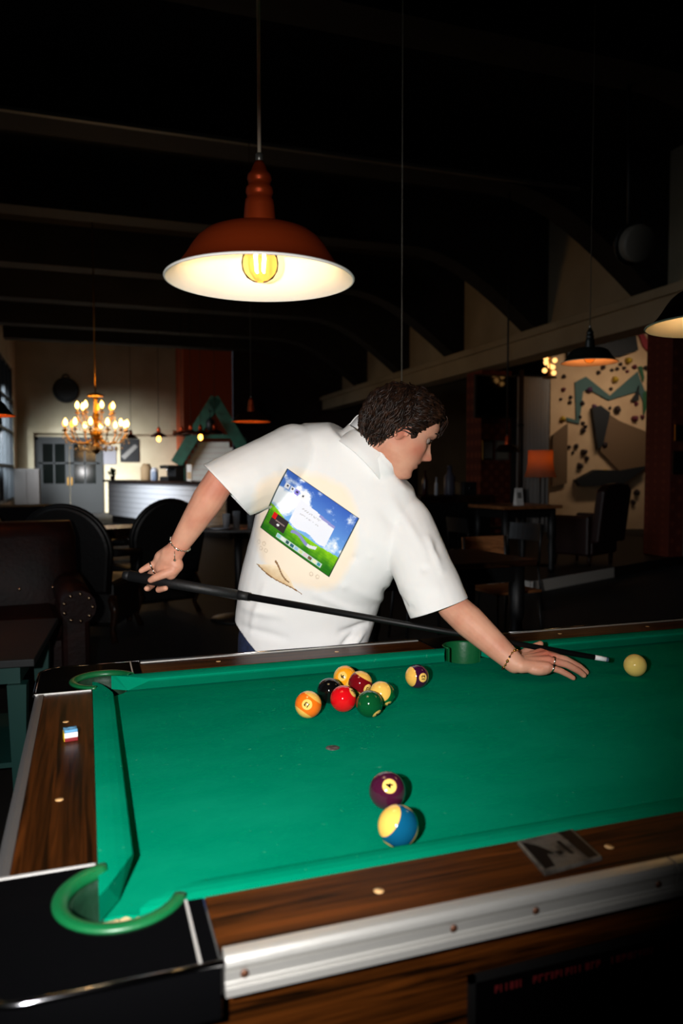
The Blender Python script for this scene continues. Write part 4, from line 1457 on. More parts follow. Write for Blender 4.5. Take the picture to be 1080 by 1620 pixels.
# cluster light hanging by the curtain
cc = thing('globe_cluster_lamp', (8.14, 11.25, 3.05), 0, 'cluster of small glowing globes above the white curtain', 'lamp')
rnd = random.Random(2)
for k in range(7):
    a = 2.4 * k
    MB().ball((0.09 * math.cos(a), 0.09 * math.sin(a), 0.10 + 0.045 * k), 0.045, 12, 8).build('globe', M('warm_globe', (255, 210, 140), 0.4, emit=(255, 190, 110), es=2.2), cc)
MB().tube([(0, 0, 0.05), (0, 0, top_z(11.25) - 3.05)], 0.012, 6).build('stem', BRASS, cc)
MB().lathe([(0.0, -0.02), (0.13, 0.0), (0.13, 0.02)], 20).build('tray', BRASS, cc)

# ------------------------------------------------------------------ climbing wall
cw = thing('climbing_wall', (10.95, 13.35, 0), -0.335, 'cream climbing wall with a teal zigzag and many holds', 'climbing wall')
CWM = M('cream_climbing_panel', (214, 176, 134), 0.8, var=(2, (196, 156, 116), 0.3, 0.7))
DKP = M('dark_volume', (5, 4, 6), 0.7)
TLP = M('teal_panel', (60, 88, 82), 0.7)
# wall face is local xz, facing -y; 1 px of the photograph is about 14 mm here
K = 17.0 / 1193.3


def wp_(u, v):
    return ((u - 950) * K * 1.0, 1.315 + (747 - v) * K)


def panel(pts, t0, t1, name, mat):
    q = [wp_(*p) for p in pts]
    ar = sum(q[i][0] * q[(i + 1) % len(q)][1] - q[(i + 1) % len(q)][0] * q[i][1] for i in range(len(q)))
    if ar < 0:
        q.reverse()
    return MB().slab(q, (0, 0, 0), (1, 0, 0), (0, 0, 1), (0, -1, 0), t0, t1).build(name, mat, cw)


panel([(868, 470), (1035, 470), (1035, 838), (868, 838)], -0.25, 0.0, 'base_panel', CWM)
panel([(905, 607), (922, 598), (960, 628), (1003, 590), (1005, 600), (1001, 622), (958, 635), (925, 617), (918, 622), (913, 672), (893, 667), (893, 662), (908, 666)], 0.0, 0.05, 'teal_zigzag', TLP)
panel([(1003, 592), (1015, 622), (1013, 640), (1000, 610)], 0.0, 0.04, 'teal_wedge', TLP)
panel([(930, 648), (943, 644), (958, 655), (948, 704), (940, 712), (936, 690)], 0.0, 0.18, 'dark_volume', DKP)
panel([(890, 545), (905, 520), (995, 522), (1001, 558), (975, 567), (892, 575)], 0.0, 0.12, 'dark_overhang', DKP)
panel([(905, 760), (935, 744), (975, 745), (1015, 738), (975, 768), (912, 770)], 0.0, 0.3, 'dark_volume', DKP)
panel([(955, 655), (975, 668), (1018, 685), (1018, 742), (975, 745), (945, 715)], 0.0, 0.10, 'brown_volume_panel', M('brown_volume', (110, 80, 50), 0.7))  # volume in a darker brown than the base panel
panel([(997, 520), (1003, 522), (1022, 550), (1022, 564), (1010, 552)], 0.0, 0.08, 'red_volume', M('red_volume', (150, 20, 30), 0.6))
panel([(1000, 625), (1004, 612), (1004, 636), (993, 636)], 0.0, 0.10, 'dark_volume', DKP)
panel([(1003, 583), (1009, 582), (1013, 600), (1011, 607)], 0.0, 0.06, 'green_volume', M('green_volume', (24, 80, 36), 0.6))
panel([(1011, 625), (1016, 620), (1019, 640), (1013, 660)], 0.0, 0.06, 'green_volume', M('green_volume', (24, 80, 36), 0.6))
panel([(870, 690), (893, 672), (893, 765), (870, 770)], 0.0, 0.14, 'brown_volume_panel', M('brown_volume', (110, 80, 50), 0.7))
hm = {}
rnd = random.Random(21)
cols = {'d': (44, 26, 24), 'm': (104, 34, 48), 'y': (190, 150, 36), 'p': (86, 40, 74)}
for k, c in cols.items():
    m = MB()
    R = []
    for z, g in ((0.0, 1.0), (0.05, 0.85), (0.08, 0.45), (0.085, 0.02)):
        R.append([V((0.05 * g * (1 + 0.25 * math.sin(3 * 2 * PI * j / 10)) * math.cos(2 * PI * j / 10), -z, 0.05 * g * math.sin(2 * PI * j / 10))) for j in range(10)])
    m.rings(R, True, True, True)
    hm[k] = m.mesh('climbing_hold')
    hm[k].materials.append(M('hold_' + k, c, 0.6))
holds = [(888, 598, 'd', 1), (888, 618, 'm', 1), (884, 633, 'd', .7), (899, 630, 'd', .9), (898, 638, 'd', .9), (942, 592, 'd', 1), (949, 584, 'd', 1.1), (963, 588, 'd', .8), (971, 586, 'd', .9), (976, 579, 'd', .9),
         (982, 585, 'd', .9), (987, 590, 'm', .8), (998, 583, 'm', 1.1), (988, 574, 'y', 1.6), (968, 603, 'y', 1.5), (962, 617, 'd', .8), (961, 647, 'd', .7), (1002, 641, 'm', .9), (1000, 664, 'm', 1.5), (1012, 661, 'm', 1),
         (917, 640, 'd', 1.2), (914, 661, 'd', .9), (919, 671, 'd', .9), (923, 676, 'd', .9), (919, 682, 'd', 1.2), (898, 708, 'd', .8), (909, 707, 'd', 1.1), (921, 716, 'd', 1.5), (904, 717, 'd', .7), (926, 726, 'd', 1.1),
         (915, 738, 'd', 1.5), (928, 619, 'p', 1.4), (936, 645, 'p', 1.2), (887, 664, 'y', 1.3), (952, 705, 'd', 1.6), (966, 778, 'd', 1.4), (975, 785, 'd', 1.2), (985, 776, 'd', 1.3), (990, 790, 'd', 1.2), (1005, 780, 'd', 1.4), (1000, 795, 'd', 1.2), (955, 748, 'y', 1.3), (1016, 585, 'd', 1.2), (972, 650, 'd', 1.6)]
for u, v, k, s in holds:
    o = bpy.data.objects.new('climbing_hold', hm[k])
    COL.objects.link(o)
    o.parent = cw
    x, z = wp_(u, v)
    o.location = (x, 0.002, z)
    o.scale = (s, s * 1.3, s)
    o.rotation_euler = (0, rnd.uniform(0, 6), 0)

# projector on the ceiling
pj = thing('ceiling_spotlight', (4.80, 5.0, 3.43), 0, 'pale round spotlight fitting under the ceiling at right', 'spotlight')
q = Matrix.Rotation(math.radians(105), 3, 'X')
MB().lathe([(0.09, -0.16), (0.15, -0.06), (0.17, 0.10), (0.15, 0.12), (0.0, 0.10)], 24, (0, 0, 0), q).build('housing', M('grey_housing', (120, 112, 100), 0.5), pj)
MB().tube([(0, 0.05, 0.05), (0, 0.08, top_z(5.08) - 3.43)], 0.02, 8).build('hanger', BLACKPAINT, pj)
MB().lathe([(0.19, 0.0), (0.19, 0.03)], 24, (0, 0.02, 0), q).build('yoke_ring', BLACKPAINT, pj)

# housing added round the made-up fill lamp at the climbing wall
sl = thing('added_fill_fitting', (10.2, 10.4, 4.4), 0, 'added fitting for the fill light before the climbing wall', 'lamp')
q = (V((11.0, 14.0, 2.4)) - V((10.2, 10.4, 4.4))).to_track_quat('-Z', 'Y').to_matrix().to_4x4()
MB().box((-1.0, -0.3, 0.015), (1.0, 0.3, 0.10), q).build('housing', M('grey_housing', (120, 112, 100), 0.5), sl, 0.01)
for x in (-0.8, 0.8):
    p0 = q @ V((x, 0.0, 0.10))
    MB().tube([p0, (p0.x, p0.y, top_z(10.4 + p0.y) - 4.4)], 0.01, 6).build('hanger', BLACKPAINT, sl)

# ------------------------------------------------------------------ the player
person = thing('person', (0.60, 1.34, 0), 0, 'person in a white printed t-shirt bending over the table with a cue', 'person')
ORIG = V(person.location)
SKIN = M('skin', (222, 164, 136), 0.5, spec=0.35, var=(14, (206, 138, 112), 0.40, 0.72), bump=(220, 0.04))
SKIN.node_tree.nodes['Principled BSDF'].inputs['Subsurface Weight'].default_value = 0.08
SKIN.node_tree.nodes['Principled BSDF'].inputs['Subsurface Radius'].default_value = (0.010, 0.004, 0.002)
SHIRT_RGB = (238, 237, 235)
SHIRT = M('white_cotton', SHIRT_RGB, 0.9, spec=0.15, bump=(420, 0.05))
DENIM = M('navy_denim', (24, 34, 62), 0.85, var=(60, (34, 48, 84), 0.4, 0.7), bump=(300, 0.1))


def capsule(m, a, b, ra, rb, n=14):
    """tapered limb with round ends"""
    a, b = V(a), V(b)
    d = (b - a)
    ln = d.length
    if ln < 1e-6:
        return
    d.normalize()
    pts, rad = [], []
    for i in range(5):
        t = (i + 0.3) / 5 * PI / 2
        pts.append(a - d * ra * math.cos(t))
        rad.append(ra * math.sin(t))
    pts.append(a)
    rad.append(ra)
    pts.append(b)
    rad.append(rb)
    for i in range(5):
        t = (i + 0.7) / 5 * PI / 2
        pts.append(b + d * rb * math.sin(t))
        rad.append(rb * math.cos(t))
    m.tube(pts, rad, n)


def chain(m, pts, rad, n=14):
    for i in range(len(pts) - 1):
        capsule(m, pts[i], pts[i + 1], rad[i], rad[i + 1], n)


def loft(m, rings_, n=36, ex=2.6):
    """rings_: (left point, right point, half depth, depth direction)"""
    R = []
    for l, r, hd, dd in rings_:
        l, r, dd = V(l), V(r), V(dd).normalized()
        c = (l + r) / 2
        u = (r - l) / 2
        ring = []
        for j in range(n):
            a = 2 * PI * j / n
            k = (abs(math.cos(a)) ** ex + abs(math.sin(a)) ** ex) ** (-1 / ex)
            ring.append(c + u * (k * math.cos(a)) + dd * (hd * k * math.sin(a)))
        R.append(ring)
    m.rings(R, True, True, True)


def fuse(m, name, voxel, smooth, fac=0.5):
    """union of overlapping closed shapes as one continuous skin"""
    me = m.mesh(name)
    bm = bmesh.new()
    bm.from_mesh(me)
    bmesh.ops.recalc_face_normals(bm, faces=bm.faces)
    bm.to_mesh(me)
    bm.free()
    o = bpy.data.objects.new(name, me)
    COL.objects.link(o)
    rm = o.modifiers.new('remesh', 'REMESH')
    rm.mode = 'VOXEL'
    rm.voxel_size = voxel
    sm_ = o.modifiers.new('smooth', 'SMOOTH')
    sm_.factor = fac
    sm_.iterations = smooth
    bpy.context.view_layer.update()
    res = bpy.data.meshes.new_from_object(o.evaluated_get(bpy.context.evaluated_depsgraph_get()))
    bpy.data.objects.remove(o, do_unlink=True)
    res.polygons.foreach_set('use_smooth', [True] * len(res.polygons))
    return res


def attach(name, me, mat, parent):
    for v in me.vertices:
        v.co -= ORIG
    me.materials.clear()
    me.materials.append(mat)
    o = bpy.data.objects.new(name, me)
    COL.objects.link(o)
    o.parent = parent
    return o


def interp(tab, z):
    for i in range(len(tab) - 1):
        if tab[i][0] <= z <= tab[i + 1][0]:
            f = (z - tab[i][0]) / (tab[i + 1][0] - tab[i][0])
            f = f * f * (3 - 2 * f) * 0.5 + f * 0.5
            return tab[i][1] + (tab[i + 1][1] - tab[i][1]) * f
    return tab[0][1] if z < tab[0][0] else tab[-1][1]


# head frame: local x to his right ear (viewer side), y forward, z up
TIL = math.radians(27)
TURN = math.radians(10)
h_f = ((RIGHT * math.cos(TIL) - UPV * math.sin(TIL)) * math.cos(TURN) + FWD * math.sin(TURN)).normalized()
h_u = (RIGHT * math.sin(TIL) + UPV * math.cos(TIL))
h_u = (h_u - h_f * h_u.dot(h_f)).normalized()
h_r = h_f.cross(h_u)
H0 = V((0.781, 1.042, 1.427))


def hp(x, y, z):
    return H0 + h_r * x + h_f * y + h_u * z


FR = [(-.119, .060), (-.113, .072), (-.105, .081), (-.095, .084), (-.085, .082), (-.075, .084), (-.06, .087), (-.045, .088), (-.03, .088), (-.01, .088), (.01, .089), (.028, .095), (.05, .096), (.07, .089), (.09, .070), (.102, .045), (.111, .004)]
BK = [(-.119, .03), (-.105, .00), (-.09, -.02), (-.075, -.035), (-.06, -.052), (-.045, -.066), (-.03, -.076), (-.01, -.087), (.01, -.093), (.03, -.095), (.05, -.091), (.07, -.081), (.09, -.061), (.102, -.040), (.111, -.003)]
WD = [(-.119, .012), (-.113, .022), (-.105, .030), (-.09, .042), (-.075, .050), (-.06, .056), (-.045, .060), (-.03, .064), (-.01, .068), (.01, .070), (.03, .073), (.05, .074), (.07, .069), (.09, .056), (.102, .038), (.111, .004)]
NO = [(-.049, 0), (-.045, .006), (-.040, .019), (-.034, .029), (-.028, .031), (-.020, .026), (-.010, .018), (.004, .009), (.018, .003), (.030, 0)]
LP = [(-.083, 0), (-.078, -.003), (-.071, .005), (-.066, .0065), (-.0625, .000), (-.060, -.002), (-.0575, .002), (-.053, .007), (-.048, .002), (-.044, 0)]


def head_pt(z, a, grow=0.0):
    f, b_, w = interp(FR, z), interp(BK, z), interp(WD, z)
    yc, hl = (f + b_) / 2, (f - b_) / 2
    ex = 2.25
    k = (abs(math.cos(a)) ** ex + abs(math.sin(a)) ** ex) ** (-1 / ex)
    x, y = w * k * math.cos(a), yc + hl * k * math.sin(a)
    if math.sin(a) > 0:
        sg = interp([(-.05, .013), (-.034, .012), (-.015, .008), (.03, .007)], z)
        y += interp(NO, z) * math.exp(-(x / sg) ** 2) if -.049 < z < .03 else 0
        if -.083 < z < -.044:
            y += interp(LP, z) * max(0.0, 1 - (abs(x) / 0.027) ** 2)
        y += .004 * math.exp(-((z - .029) / .008) ** 2) * math.exp(-((abs(x) - .026) / .022) ** 2)
        y -= .010 * math.exp(-((z - .010) / .011) ** 2) * math.exp(-((abs(x) - .031) / .014) ** 2)
        y += .004 * math.exp(-((z + .018) / .014) ** 2) * math.exp(-((abs(x) - .045) / .016) ** 2)
        y += .004 * math.exp(-((z + .100) / .010) ** 2) * math.exp(-(x / .016) ** 2)
    return x, y


bodym = MB()
R = []
NZ = 96
for i in range(NZ + 1):
    z = -.119 + .230 * i / NZ
    ring = []
    for j in range(112):
        a = 2 * PI * j / 112
        x, y = head_pt(z, a)
        ring.append(hp(x, y, z))
    R.append(ring)
bodym.rings(R, True, True, True)
# ears
for s in (1, -1):
    rot = Matrix((h_r, h_f, h_u)).transposed() @ Matrix.Rotation(s * math.radians(18), 3, 'Z') @ Matrix.Rotation(math.radians(-12), 3, 'X')
    bodym.ball(hp(s * .072, -.010, -.006), 0.03, 16, 10, (0.26, 0.56, 1.0), rot)
    rim = [rot @ V((s * .008, .017 * math.cos(t), .030 * math.sin(t))) + hp(s * .074, -.011, -.006) for t in [math.radians(-120 - 250 * k / 14) for k in range(15)]]
    bodym.tube(rim, 0.0042, 8)
# neck
NB = V((0.714, 1.186, 1.331))
chain(bodym, [hp(0, -.030, -.035), hp(-.02, -.040, -.075), NB], [.054, .055, .056], 20)
# torso under the shirt
PEL = V((0.570, 1.293, 0.860))
SL, SR = V((0.530, 1.250, 1.353)), V((0.800, 1.086, 1.187))
CH = V((0.679, 1.173, 1.263))
BEL = V((0.607, 1.254, 1.046))
chain(bodym, [NB, CH], [.050, .070], 18)
chain(bodym, [CH, BEL, PEL], [.078, .085, .10], 18)
chain(bodym, [NB + V((0, 0, -.03)), SL], [.05, .058], 16)
chain(bodym, [NB + V((0, 0, -.03)), SR], [.05, .048], 16)
# arm that swings the cue
EL, WL = V((0.303, 1.138, 1.298)), V((0.193, 1.204, 1.109))
fl_ = EL + (WL - EL) * 0.3
chain(bodym, [SL, SL + (EL - SL) * 0.5, EL], [.056, .051, .041], 18)
chain(bodym, [EL, fl_, EL + (WL - EL) * 0.75, WL], [.041, .043, .033, .0265], 18)
# arm reaching onto the table
ER, WRR = V((0.879, 0.909, 0.956)), V((.974, .756, .834))
fr_ = ER + (WRR - ER) * 0.28
chain(bodym, [SR, SR + (ER - SR) * 0.5, ER], [.048, .048, .041], 18)
chain(bodym, [ER, fr_, ER + (WRR - ER) * 0.75, WRR], [.041, .043, .033, .027], 18)

# bridge hand on the cloth: thumb on the far side, cue in its fork
KN = [V((1.060, .770, .8500)), V((1.064, .748, .8480)), V((1.055, .727, .8410)), V((1.040, .709, .8300))]
PI_ = [V((1.104, .764, .8370)), V((1.112, .738, .8350)), V((1.099, .715, .8290)), V((1.072, .700, .8185))]
DI = [V((1.142, .758, .8170)), V((1.150, .731, .8140)), V((1.130, .709, .8120)), V((1.093, .696, .8070))]
TI = [V((1.162, .755, .8000)), V((1.168, .728, .7995)), V((1.145, .706, .7995)), V((1.105, .694, .7990))]
rw = WRR
for k, (a, p, d, t) in enumerate(zip(KN, PI_, DI, TI)):
    r = (.0098, .0100, .0095, .0082)[k]
    chain(bodym, [a, p, d, t], [r * 1.06, r, r * .92, r * .80], 12)
    chain(bodym, [rw + (a - rw) * 0.12 + V((0, (1.5 - k) * 0.008, -0.004)), rw + (a - rw) * 0.6 + V((0, 0, -0.003)), a], [.019, .0155, .0118], 12)
bodym.ball((1.03, .730, .822), 0.03, 14, 8, (1.3, 1.0, 0.6))
chain(bodym, [rw + V((.012, .018, -.004)), V((1.022, .800, .838)), V((1.060, .815, .850)), V((1.090, .817, .860))], [.017, .0135, .0112, .0085], 12)
RING_A = (PI_[2] * 0.25 + KN[2] * 0.75, PI_[2] - KN[2], .0112)
RING_B = (PI_[3] * 0.35 + KN[3] * 0.65, PI_[3] - KN[3], .0100)

# grip hand on the butt of the cue: palm towards the viewer
G0 = V((0.163, 1.226, 1.068))          # middle of the palm
chain(bodym, [WL, V((0.172, 1.218, 1.077)), V((0.158, 1.230, 1.054))], [.0265, .030, .026], 14)
chain(bodym, [WL, V((0.153, 1.230, 1.080)), V((0.142, 1.240, 1.062))], [.023, .021, .016], 14)
chain(bodym, [V((0.168, 1.213, 1.092)), V((0.186, 1.208, 1.060)), V((0.174, 1.209, 1.038))], [.021, .023, .018], 14)
# thumb lies over the cue
chain(bodym, [V((0.178, 1.201, 1.046)), V((0.153, 1.201, 1.037)), V((0.132, 1.207, 1.028)), V((0.121, 1.215, 1.021))], [.0165, .0125, .0108, .0088], 12)
# little finger stretched out
chain(bodym, [V((0.142, 1.238, 1.064)), V((0.123, 1.240, 1.058)), V((0.110, 1.242, 1.051)), V((0.098, 1.245, 1.044))], [.0122, .0102, .0094, .0078], 12)
# ring finger curls behind the cue
chain(bodym, [V((0.150, 1.237, 1.053)), V((0.134, 1.252, 1.042)), V((0.126, 1.281, 1.029)), V((0.130, 1.289, 1.003))], [.0122, .0106, .0098, .0088], 12)
# fore and middle finger come back under the cue
chain(bodym, [V((0.162, 1.243, 1.047)), V((0.143, 1.280, 1.027)), V((0.129, 1.283, 0.997)), V((0.116, 1.253, 0.993)), V((0.112, 1.240, 0.995))], [.0128, .0108, .0100, .0094, .0082], 12)
chain(bodym, [V((0.175, 1.236, 1.042)), V((0.166, 1.269, 1.018)), V((0.152, 1.270, 0.992)), V((0.144, 1.239, 0.990)), V((0.160, 1.213, 0.997))], [.0128, .0108, .0100, .0094, .0080], 12)
RING_C = (V((0.125, 1.239, 1.058)), V((0.110, 1.242, 1.051)) - V((0.142, 1.238, 1.064)), .0112)
RING_D = (V((0.137, 1.249, 1.044)), V((0.134, 1.252, 1.042)) - V((0.150, 1.237, 1.053)), .0122)

# hips and legs (inside the jeans)
HL, HR_ = PEL + V((-.085, .03, -.05)), PEL + V((.085, -.02, -.05))
KL, KR = V((.455, 1.345, .47)), V((.745, 1.315, .47))
AL, AR = V((.440, 1.385, .09)), V((.800, 1.370, .09))
chain(bodym, [HL, KL, AL], [.085, .058, .042], 16)
chain(bodym, [HR_, KR, AR], [.085, .058, .042], 16)
for A in (AL, AR):
    capsule(bodym, A + V((0, 0, -.045)), A + V((.085, .105, -.052)), .028, .022)
body = attach('body', fuse(bodym, 'body', 0.0029, 5, 0.45), SKIN, person)

# face colouring: lips and flushed cheek as a vertex mask
att = body.data.color_attributes.new('tone', 'FLOAT_COLOR', 'POINT')
cl_ = []
for v in body.data.vertices:
    p = v.co + ORIG - H0
    x, y, z = p.dot(h_r), p.dot(h_f), p.dot(h_u)
    lip = 0.0
    if y > .07 and abs(x) < .026 and -.072 < z < -.053:
        lip = max(0.0, 1 - (abs(x) / .026) ** 3) * (0.6 if not -.0635 < z < -.0585 else 1.2)
    fl = 0.0
    if p.length < .16:
        fl = 0.5 * math.exp(-((z + .030) / .022) ** 2 - ((y - .062) / .03) ** 2) + 0.5 * math.exp(-((z + .032) / .012) ** 2 - ((y - .115) / .02) ** 2) + 0.6 * math.exp(-((y + .012) / .022) ** 2 - ((z + .008) / .03) ** 2)
    q = v.co + ORIG
    for c_, rr in ((EL, .07), (KN[0], .03), (KN[1], .03), (KN[2], .03), (WL, .03)):
        fl += 0.45 * math.exp(-((q - c_).length / rr) ** 2)
    cl_ += [lip, min(1, fl), 0, 1]
att.data.foreach_set('color', cl_)
nt = SKIN.node_tree
bs = nt.nodes['Principled BSDF']
an = nt.nodes.new('ShaderNodeAttribute')
an.attribute_name = 'tone'
sx = nt.nodes.new('ShaderNodeSeparateColor')
m1 = nt.nodes.new('ShaderNodeMix')
m1.data_type = 'RGBA'
m1.inputs[7].default_value = (*lin((204, 104, 82)), 1)
m2 = nt.nodes.new('ShaderNodeMix')
m2.data_type = 'RGBA'
m2.inputs[7].default_value = (*lin((150, 62, 56)), 1)
src = bs.inputs['Base Color'].links[0].from_socket
nt.links.new(an.outputs['Color'], sx.inputs[0])
nt.links.new(sx.outputs[1], m1.inputs[0])
nt.links.new(src, m1.inputs[6])
nt.links.new(m1.outputs[2], m2.inputs[6])
nt.links.new(sx.outputs[0], m2.inputs[0])
nt.links.new(m2.outputs[2], bs.inputs['Base Color'])

# eyes, brows
for s in (1, -1):
    e = MB()
    e.ball(hp(s * .0305, .0715, .009) - ORIG, 0.0108, 16, 10)
    eo = e.build('eye', M('eye_white', (150, 132, 122), 0.25), person)
    d = (h_f * 0.86 - h_u * 0.42 + h_r * s * 0.05).normalized()
    c = hp(s * .0305, .0715, .009) - ORIG + d * .0078
    MB().ball(c, 0.0060, 14, 8).build('iris', M('dark_iris', (40, 30, 24), 0.1), eo)
    lid = [hp(s * (.030 + .014 * math.cos(t)), .0818 + .003 * math.sin(t), .0085 + .0075 * math.sin(t)) - ORIG for t in [PI * k / 10 for k in range(11)]]
    MB().tube(lid, 0.0016, 6).build('eyelashes', M('lash', (26, 16, 12), 0.6), person)
    br = MB()
    for k in range(26):
        f = k / 25
        x = s * (.014 + .036 * f)
        z = .030 + .006 * math.sin(f * PI * .8)
        aa = math.acos(max(-1, min(1, x / .075)))
        xx, yy = head_pt(z, math.atan2(1.0, x / .055))
        yy = .0985 - .020 * f * f
        p0 = hp(x, yy + .0015, z - .0015) - ORIG
        br.tube([p0, p0 + h_r * s * .005 + h_u * .002 + h_f * .0007, p0 + h_r * s * .010 + h_u * .002 - h_f * .001], [.0011, .0010, .0004], 4)
    br.build('eyebrow', M('brow_hair', (52, 32, 22), 0.6), person)

# ------------------------------------------------------------------ hair
HAIR = M('dark_brown_hair', (26, 15, 10), 0.46, spec=0.3, var=(60, (58, 34, 20), 0.45, 0.75))


def hairline(y):
    """lowest z of the hair at a given forward position y"""
    tab = [(-.11, -.052), (-.07, -.050), (-.045, -.040), (-.032, -.022), (-.026, -.002), (-.006, .012), (.012, .006), (.020, -.012), (.030, -.012), (.036, .014), (.050, .034), (.070, .058), (.085, .074), (.11, .088)]
    return interp(tab, y)


rnd = random.Random(5)


def scalp(z, a, lift):
    x, y = head_pt(z, a)
    n_ = V((x / .074 ** 2, (y) / .095 ** 2, (z - .01) / .10 ** 2)).normalized()
    return V((x, y, z)) + n_ * lift, n_


hm_ = MB()
# cap close to the skull
R = []
NZ2, NA = 40, 72
grid = {}
for i in range(NZ2 + 1):
    z = -.058 + (.1105 + .058) * i / NZ2
    ring = []
    for j in range(NA):
        a = 2 * PI * j / NA
        x, y = head_pt(z, a)
        hl = hairline(y)
        cov = max(0.0, min(1.0, (z - hl) / .012 + 0.4))
        top = max(0, min(1, (z + .02) / .09))
        wv = noise.noise(V((x * 60, y * 45, z * 60))) * .004 + math.sin(z * 240 + 5 * noise.noise(V((x * 20, y * 20, z * 20)))) * .0016
        lift = -.006 + cov * (.0135 + .007 * top + .004 * max(0, -y / .09) + wv)
        p, _ = scalp(z, a, lift)
        ring.append(hp(p.x, p.y, p.z) - ORIG)
    R.append(ring)
hm_.rings(R, True, True, True)
# locks combed back and down, curling at the ends
CROWN = V((0.0, -.020, .125))
count = 0
tries = 0
while count < 880 and tries < 9000:
    tries += 1
    z = rnd.uniform(-.05, .109)
    a = rnd.uniform(0, 2 * PI)
    x, y = head_pt(z, a)
    if z < hairline(y) + .002:
        continue
    p, n_ = scalp(z, a, .010 + .006 * max(0, min(1, (z + .02) / .09)))
    fwdness = max(0.0, y / .09)
    flow = (p - CROWN)
    flow = flow - n_ * flow.dot(n_)
    if flow.length < 1e-4:
        continue
    flow.normalize()
    if y > .0:                                        # front hair combed back over the side
        flow = (V((0.35 if x > 0 else -0.35, -1.0, -0.10 - 0.2 * rnd.random())))
        flow = (flow - n_ * flow.dot(n_)).normalized()
    else:
        flow = (flow + V((0, -0.5, -0.35)))
        flow = (flow - n_ * flow.dot(n_)).normalized()
    side = n_.cross(flow)
    back = y < -.01
    ln = rnd.uniform(.045, .080) if back else rnd.uniform(.030, .055)
    if z < .0 and y > -.03:
        ln *= .35
    curl = rnd.uniform(.5, 1.0) * (.0095 if back else .0050)
    ph = rnd.uniform(0, 6.28)
    pts, rad = [], []
    steps = 9
    r0 = rnd.uniform(.0020, .0038)
    for k in range(steps + 1):
        f = k / steps
        q = p + flow * ln * f - n_ * (ln * f) ** 2 * 5.0 + n_ * (.006 * math.sin(f * PI) + rnd.uniform(-.0004, .0004))
        q += side * curl * math.sin(ph + f * 8) * f + n_ * curl * .9 * math.cos(ph + f * 8) * f + n_ * (.008 * f if back else 0)
        pts.append(hp(q.x, q.y, q.z) - ORIG)
        rad.append(r0 * (1 - 0.75 * f ** 2))
    hm_.tube(pts, rad, 5)
    count += 1
# forelock hanging over the brow
for k in range(26):
    x0 = rnd.uniform(-.05, .012)
    z0 = rnd.uniform(.078, .098)
    y0_ = .085 - (abs(x0) / .05) ** 2 * .02 - (z0 - .078) * .9
    pts, rad = [], []
    for q_ in range(9):
        f = q_ / 8
        pts.append(hp(x0 + .016 * f * (1 if x0 > 0 else .5) + .002 * math.sin(f * 6 + k), y0_ + .030 * math.sin(f * 2.2) * .9, z0 + .012 * math.sin(f * PI) - .042 * f * f) - ORIG)
        rad.append(.0026 * (1 - .7 * f))
    hm_.tube(pts, rad, 5)
# curls over the nape
for k in range(110):
    x0 = rnd.uniform(-.05, .066)
    y0_ = -.045 - rnd.uniform(0, .050) * (1 - (abs(x0) / .07) ** 2)
    z0 = rnd.uniform(-.048, -.004)
    pts, rad = [], []
    r_ = rnd.uniform(.005, .009)
    ph = rnd.uniform(0, 6)
    for q_ in range(12):
        f = q_ / 11
        pts.append(hp(x0 * 1.05 + r_ * math.sin(ph + f * 6.5), y0_ - .010 + r_ * math.cos(ph + f * 6.5), z0 + .012 - .026 * f) - ORIG)
        rad.append(.0028 * (1 - .6 * f))
    hm_.tube(pts, rad, 5)
hair = hm_.build('hair', HAIR, person, fix=False)

# ------------------------------------------------------------------ t-shirt
DD = (0.32, 0.946, 0.0)
sh = MB()
loft(sh, [((0.399, 1.331, 0.691), (0.730, 1.239, 0.676), .125, DD), ((0.381, 1.336, 0.778), (0.746, 1.228, 0.766), .135, DD), ((0.374, 1.333, 0.865), (0.769, 1.215, 0.852), .145, DD),
          ((0.384, 1.320, 0.981), (0.781, 1.183, 0.930), .150, DD), ((0.408, 1.303, 1.095), (0.787, 1.147, 0.976), .148, (0.34, 0.93, 0.10)), ((0.435, 1.285, 1.216), (0.804, 1.113, 1.035), .142, (0.36, 0.9, 0.15)),
          ((0.463, 1.271, 1.327), (0.829, 1.071, 1.097), .130, (0.38, 0.9, 0.2)), ((0.505, 1.256, 1.401), (0.847, 1.060, 1.193), .110, (0.4, 0.9, 0.2)), ((0.555, 1.231, 1.455), (0.836, 1.067, 1.264), .098, (0.4, 0.9, 0.2)),
          ((0.622, 1.187, 1.457), (0.796, 1.078, 1.305), .088, (0.4, 0.9, 0.2))], 44)
# collar stand
loft(sh, [((0.640, 1.174, 1.417), (0.785, 1.079, 1.270), .088, (0.4, 0.9, 0.25)), ((0.656, 1.159, 1.438), (0.777, 1.070, 1.300), .088, (0.4, 0.9, 0.25)), ((0.664, 1.153, 1.445), (0.780, 1.067, 1.312), .087, (0.4, 0.9, 0.25)), ((0.692, 1.135, 1.479), (0.807, 1.050, 1.344), .085, (0.4, 0.9, 0.25))], 36, 2.2)
# sleeves
cuffL, cuffLd = V((0.316, 1.164, 1.271)), None
sl0, sl1 = V((0.532, 1.217, 1.356)), V((0.267, 1.106, 1.253))
dl = (sl1 - sl0).normalized()
capsule(sh, sl0, sl1, .098, .080, 24)
capsule(sh, V((0.496, 1.207, 1.323)), V((0.364, 1.142, 1.258)), .085, .064, 24)
sr0, sr1 = V((0.809, 1.070, 1.157)), V((0.856, 0.904, 0.916))
dr = (sr1 - sr0).normalized()
capsule(sh, sr0, sr1, .084, .082, 24)
capsule(sh, V((0.806, 1.072, 1.175)), V((0.842, 0.989, 1.040)), .075, .075, 24)
sme = fuse(sh, 't_shirt', 0.0055, 9, 0.5)
bm = bmesh.new()
bm.from_mesh(sme)
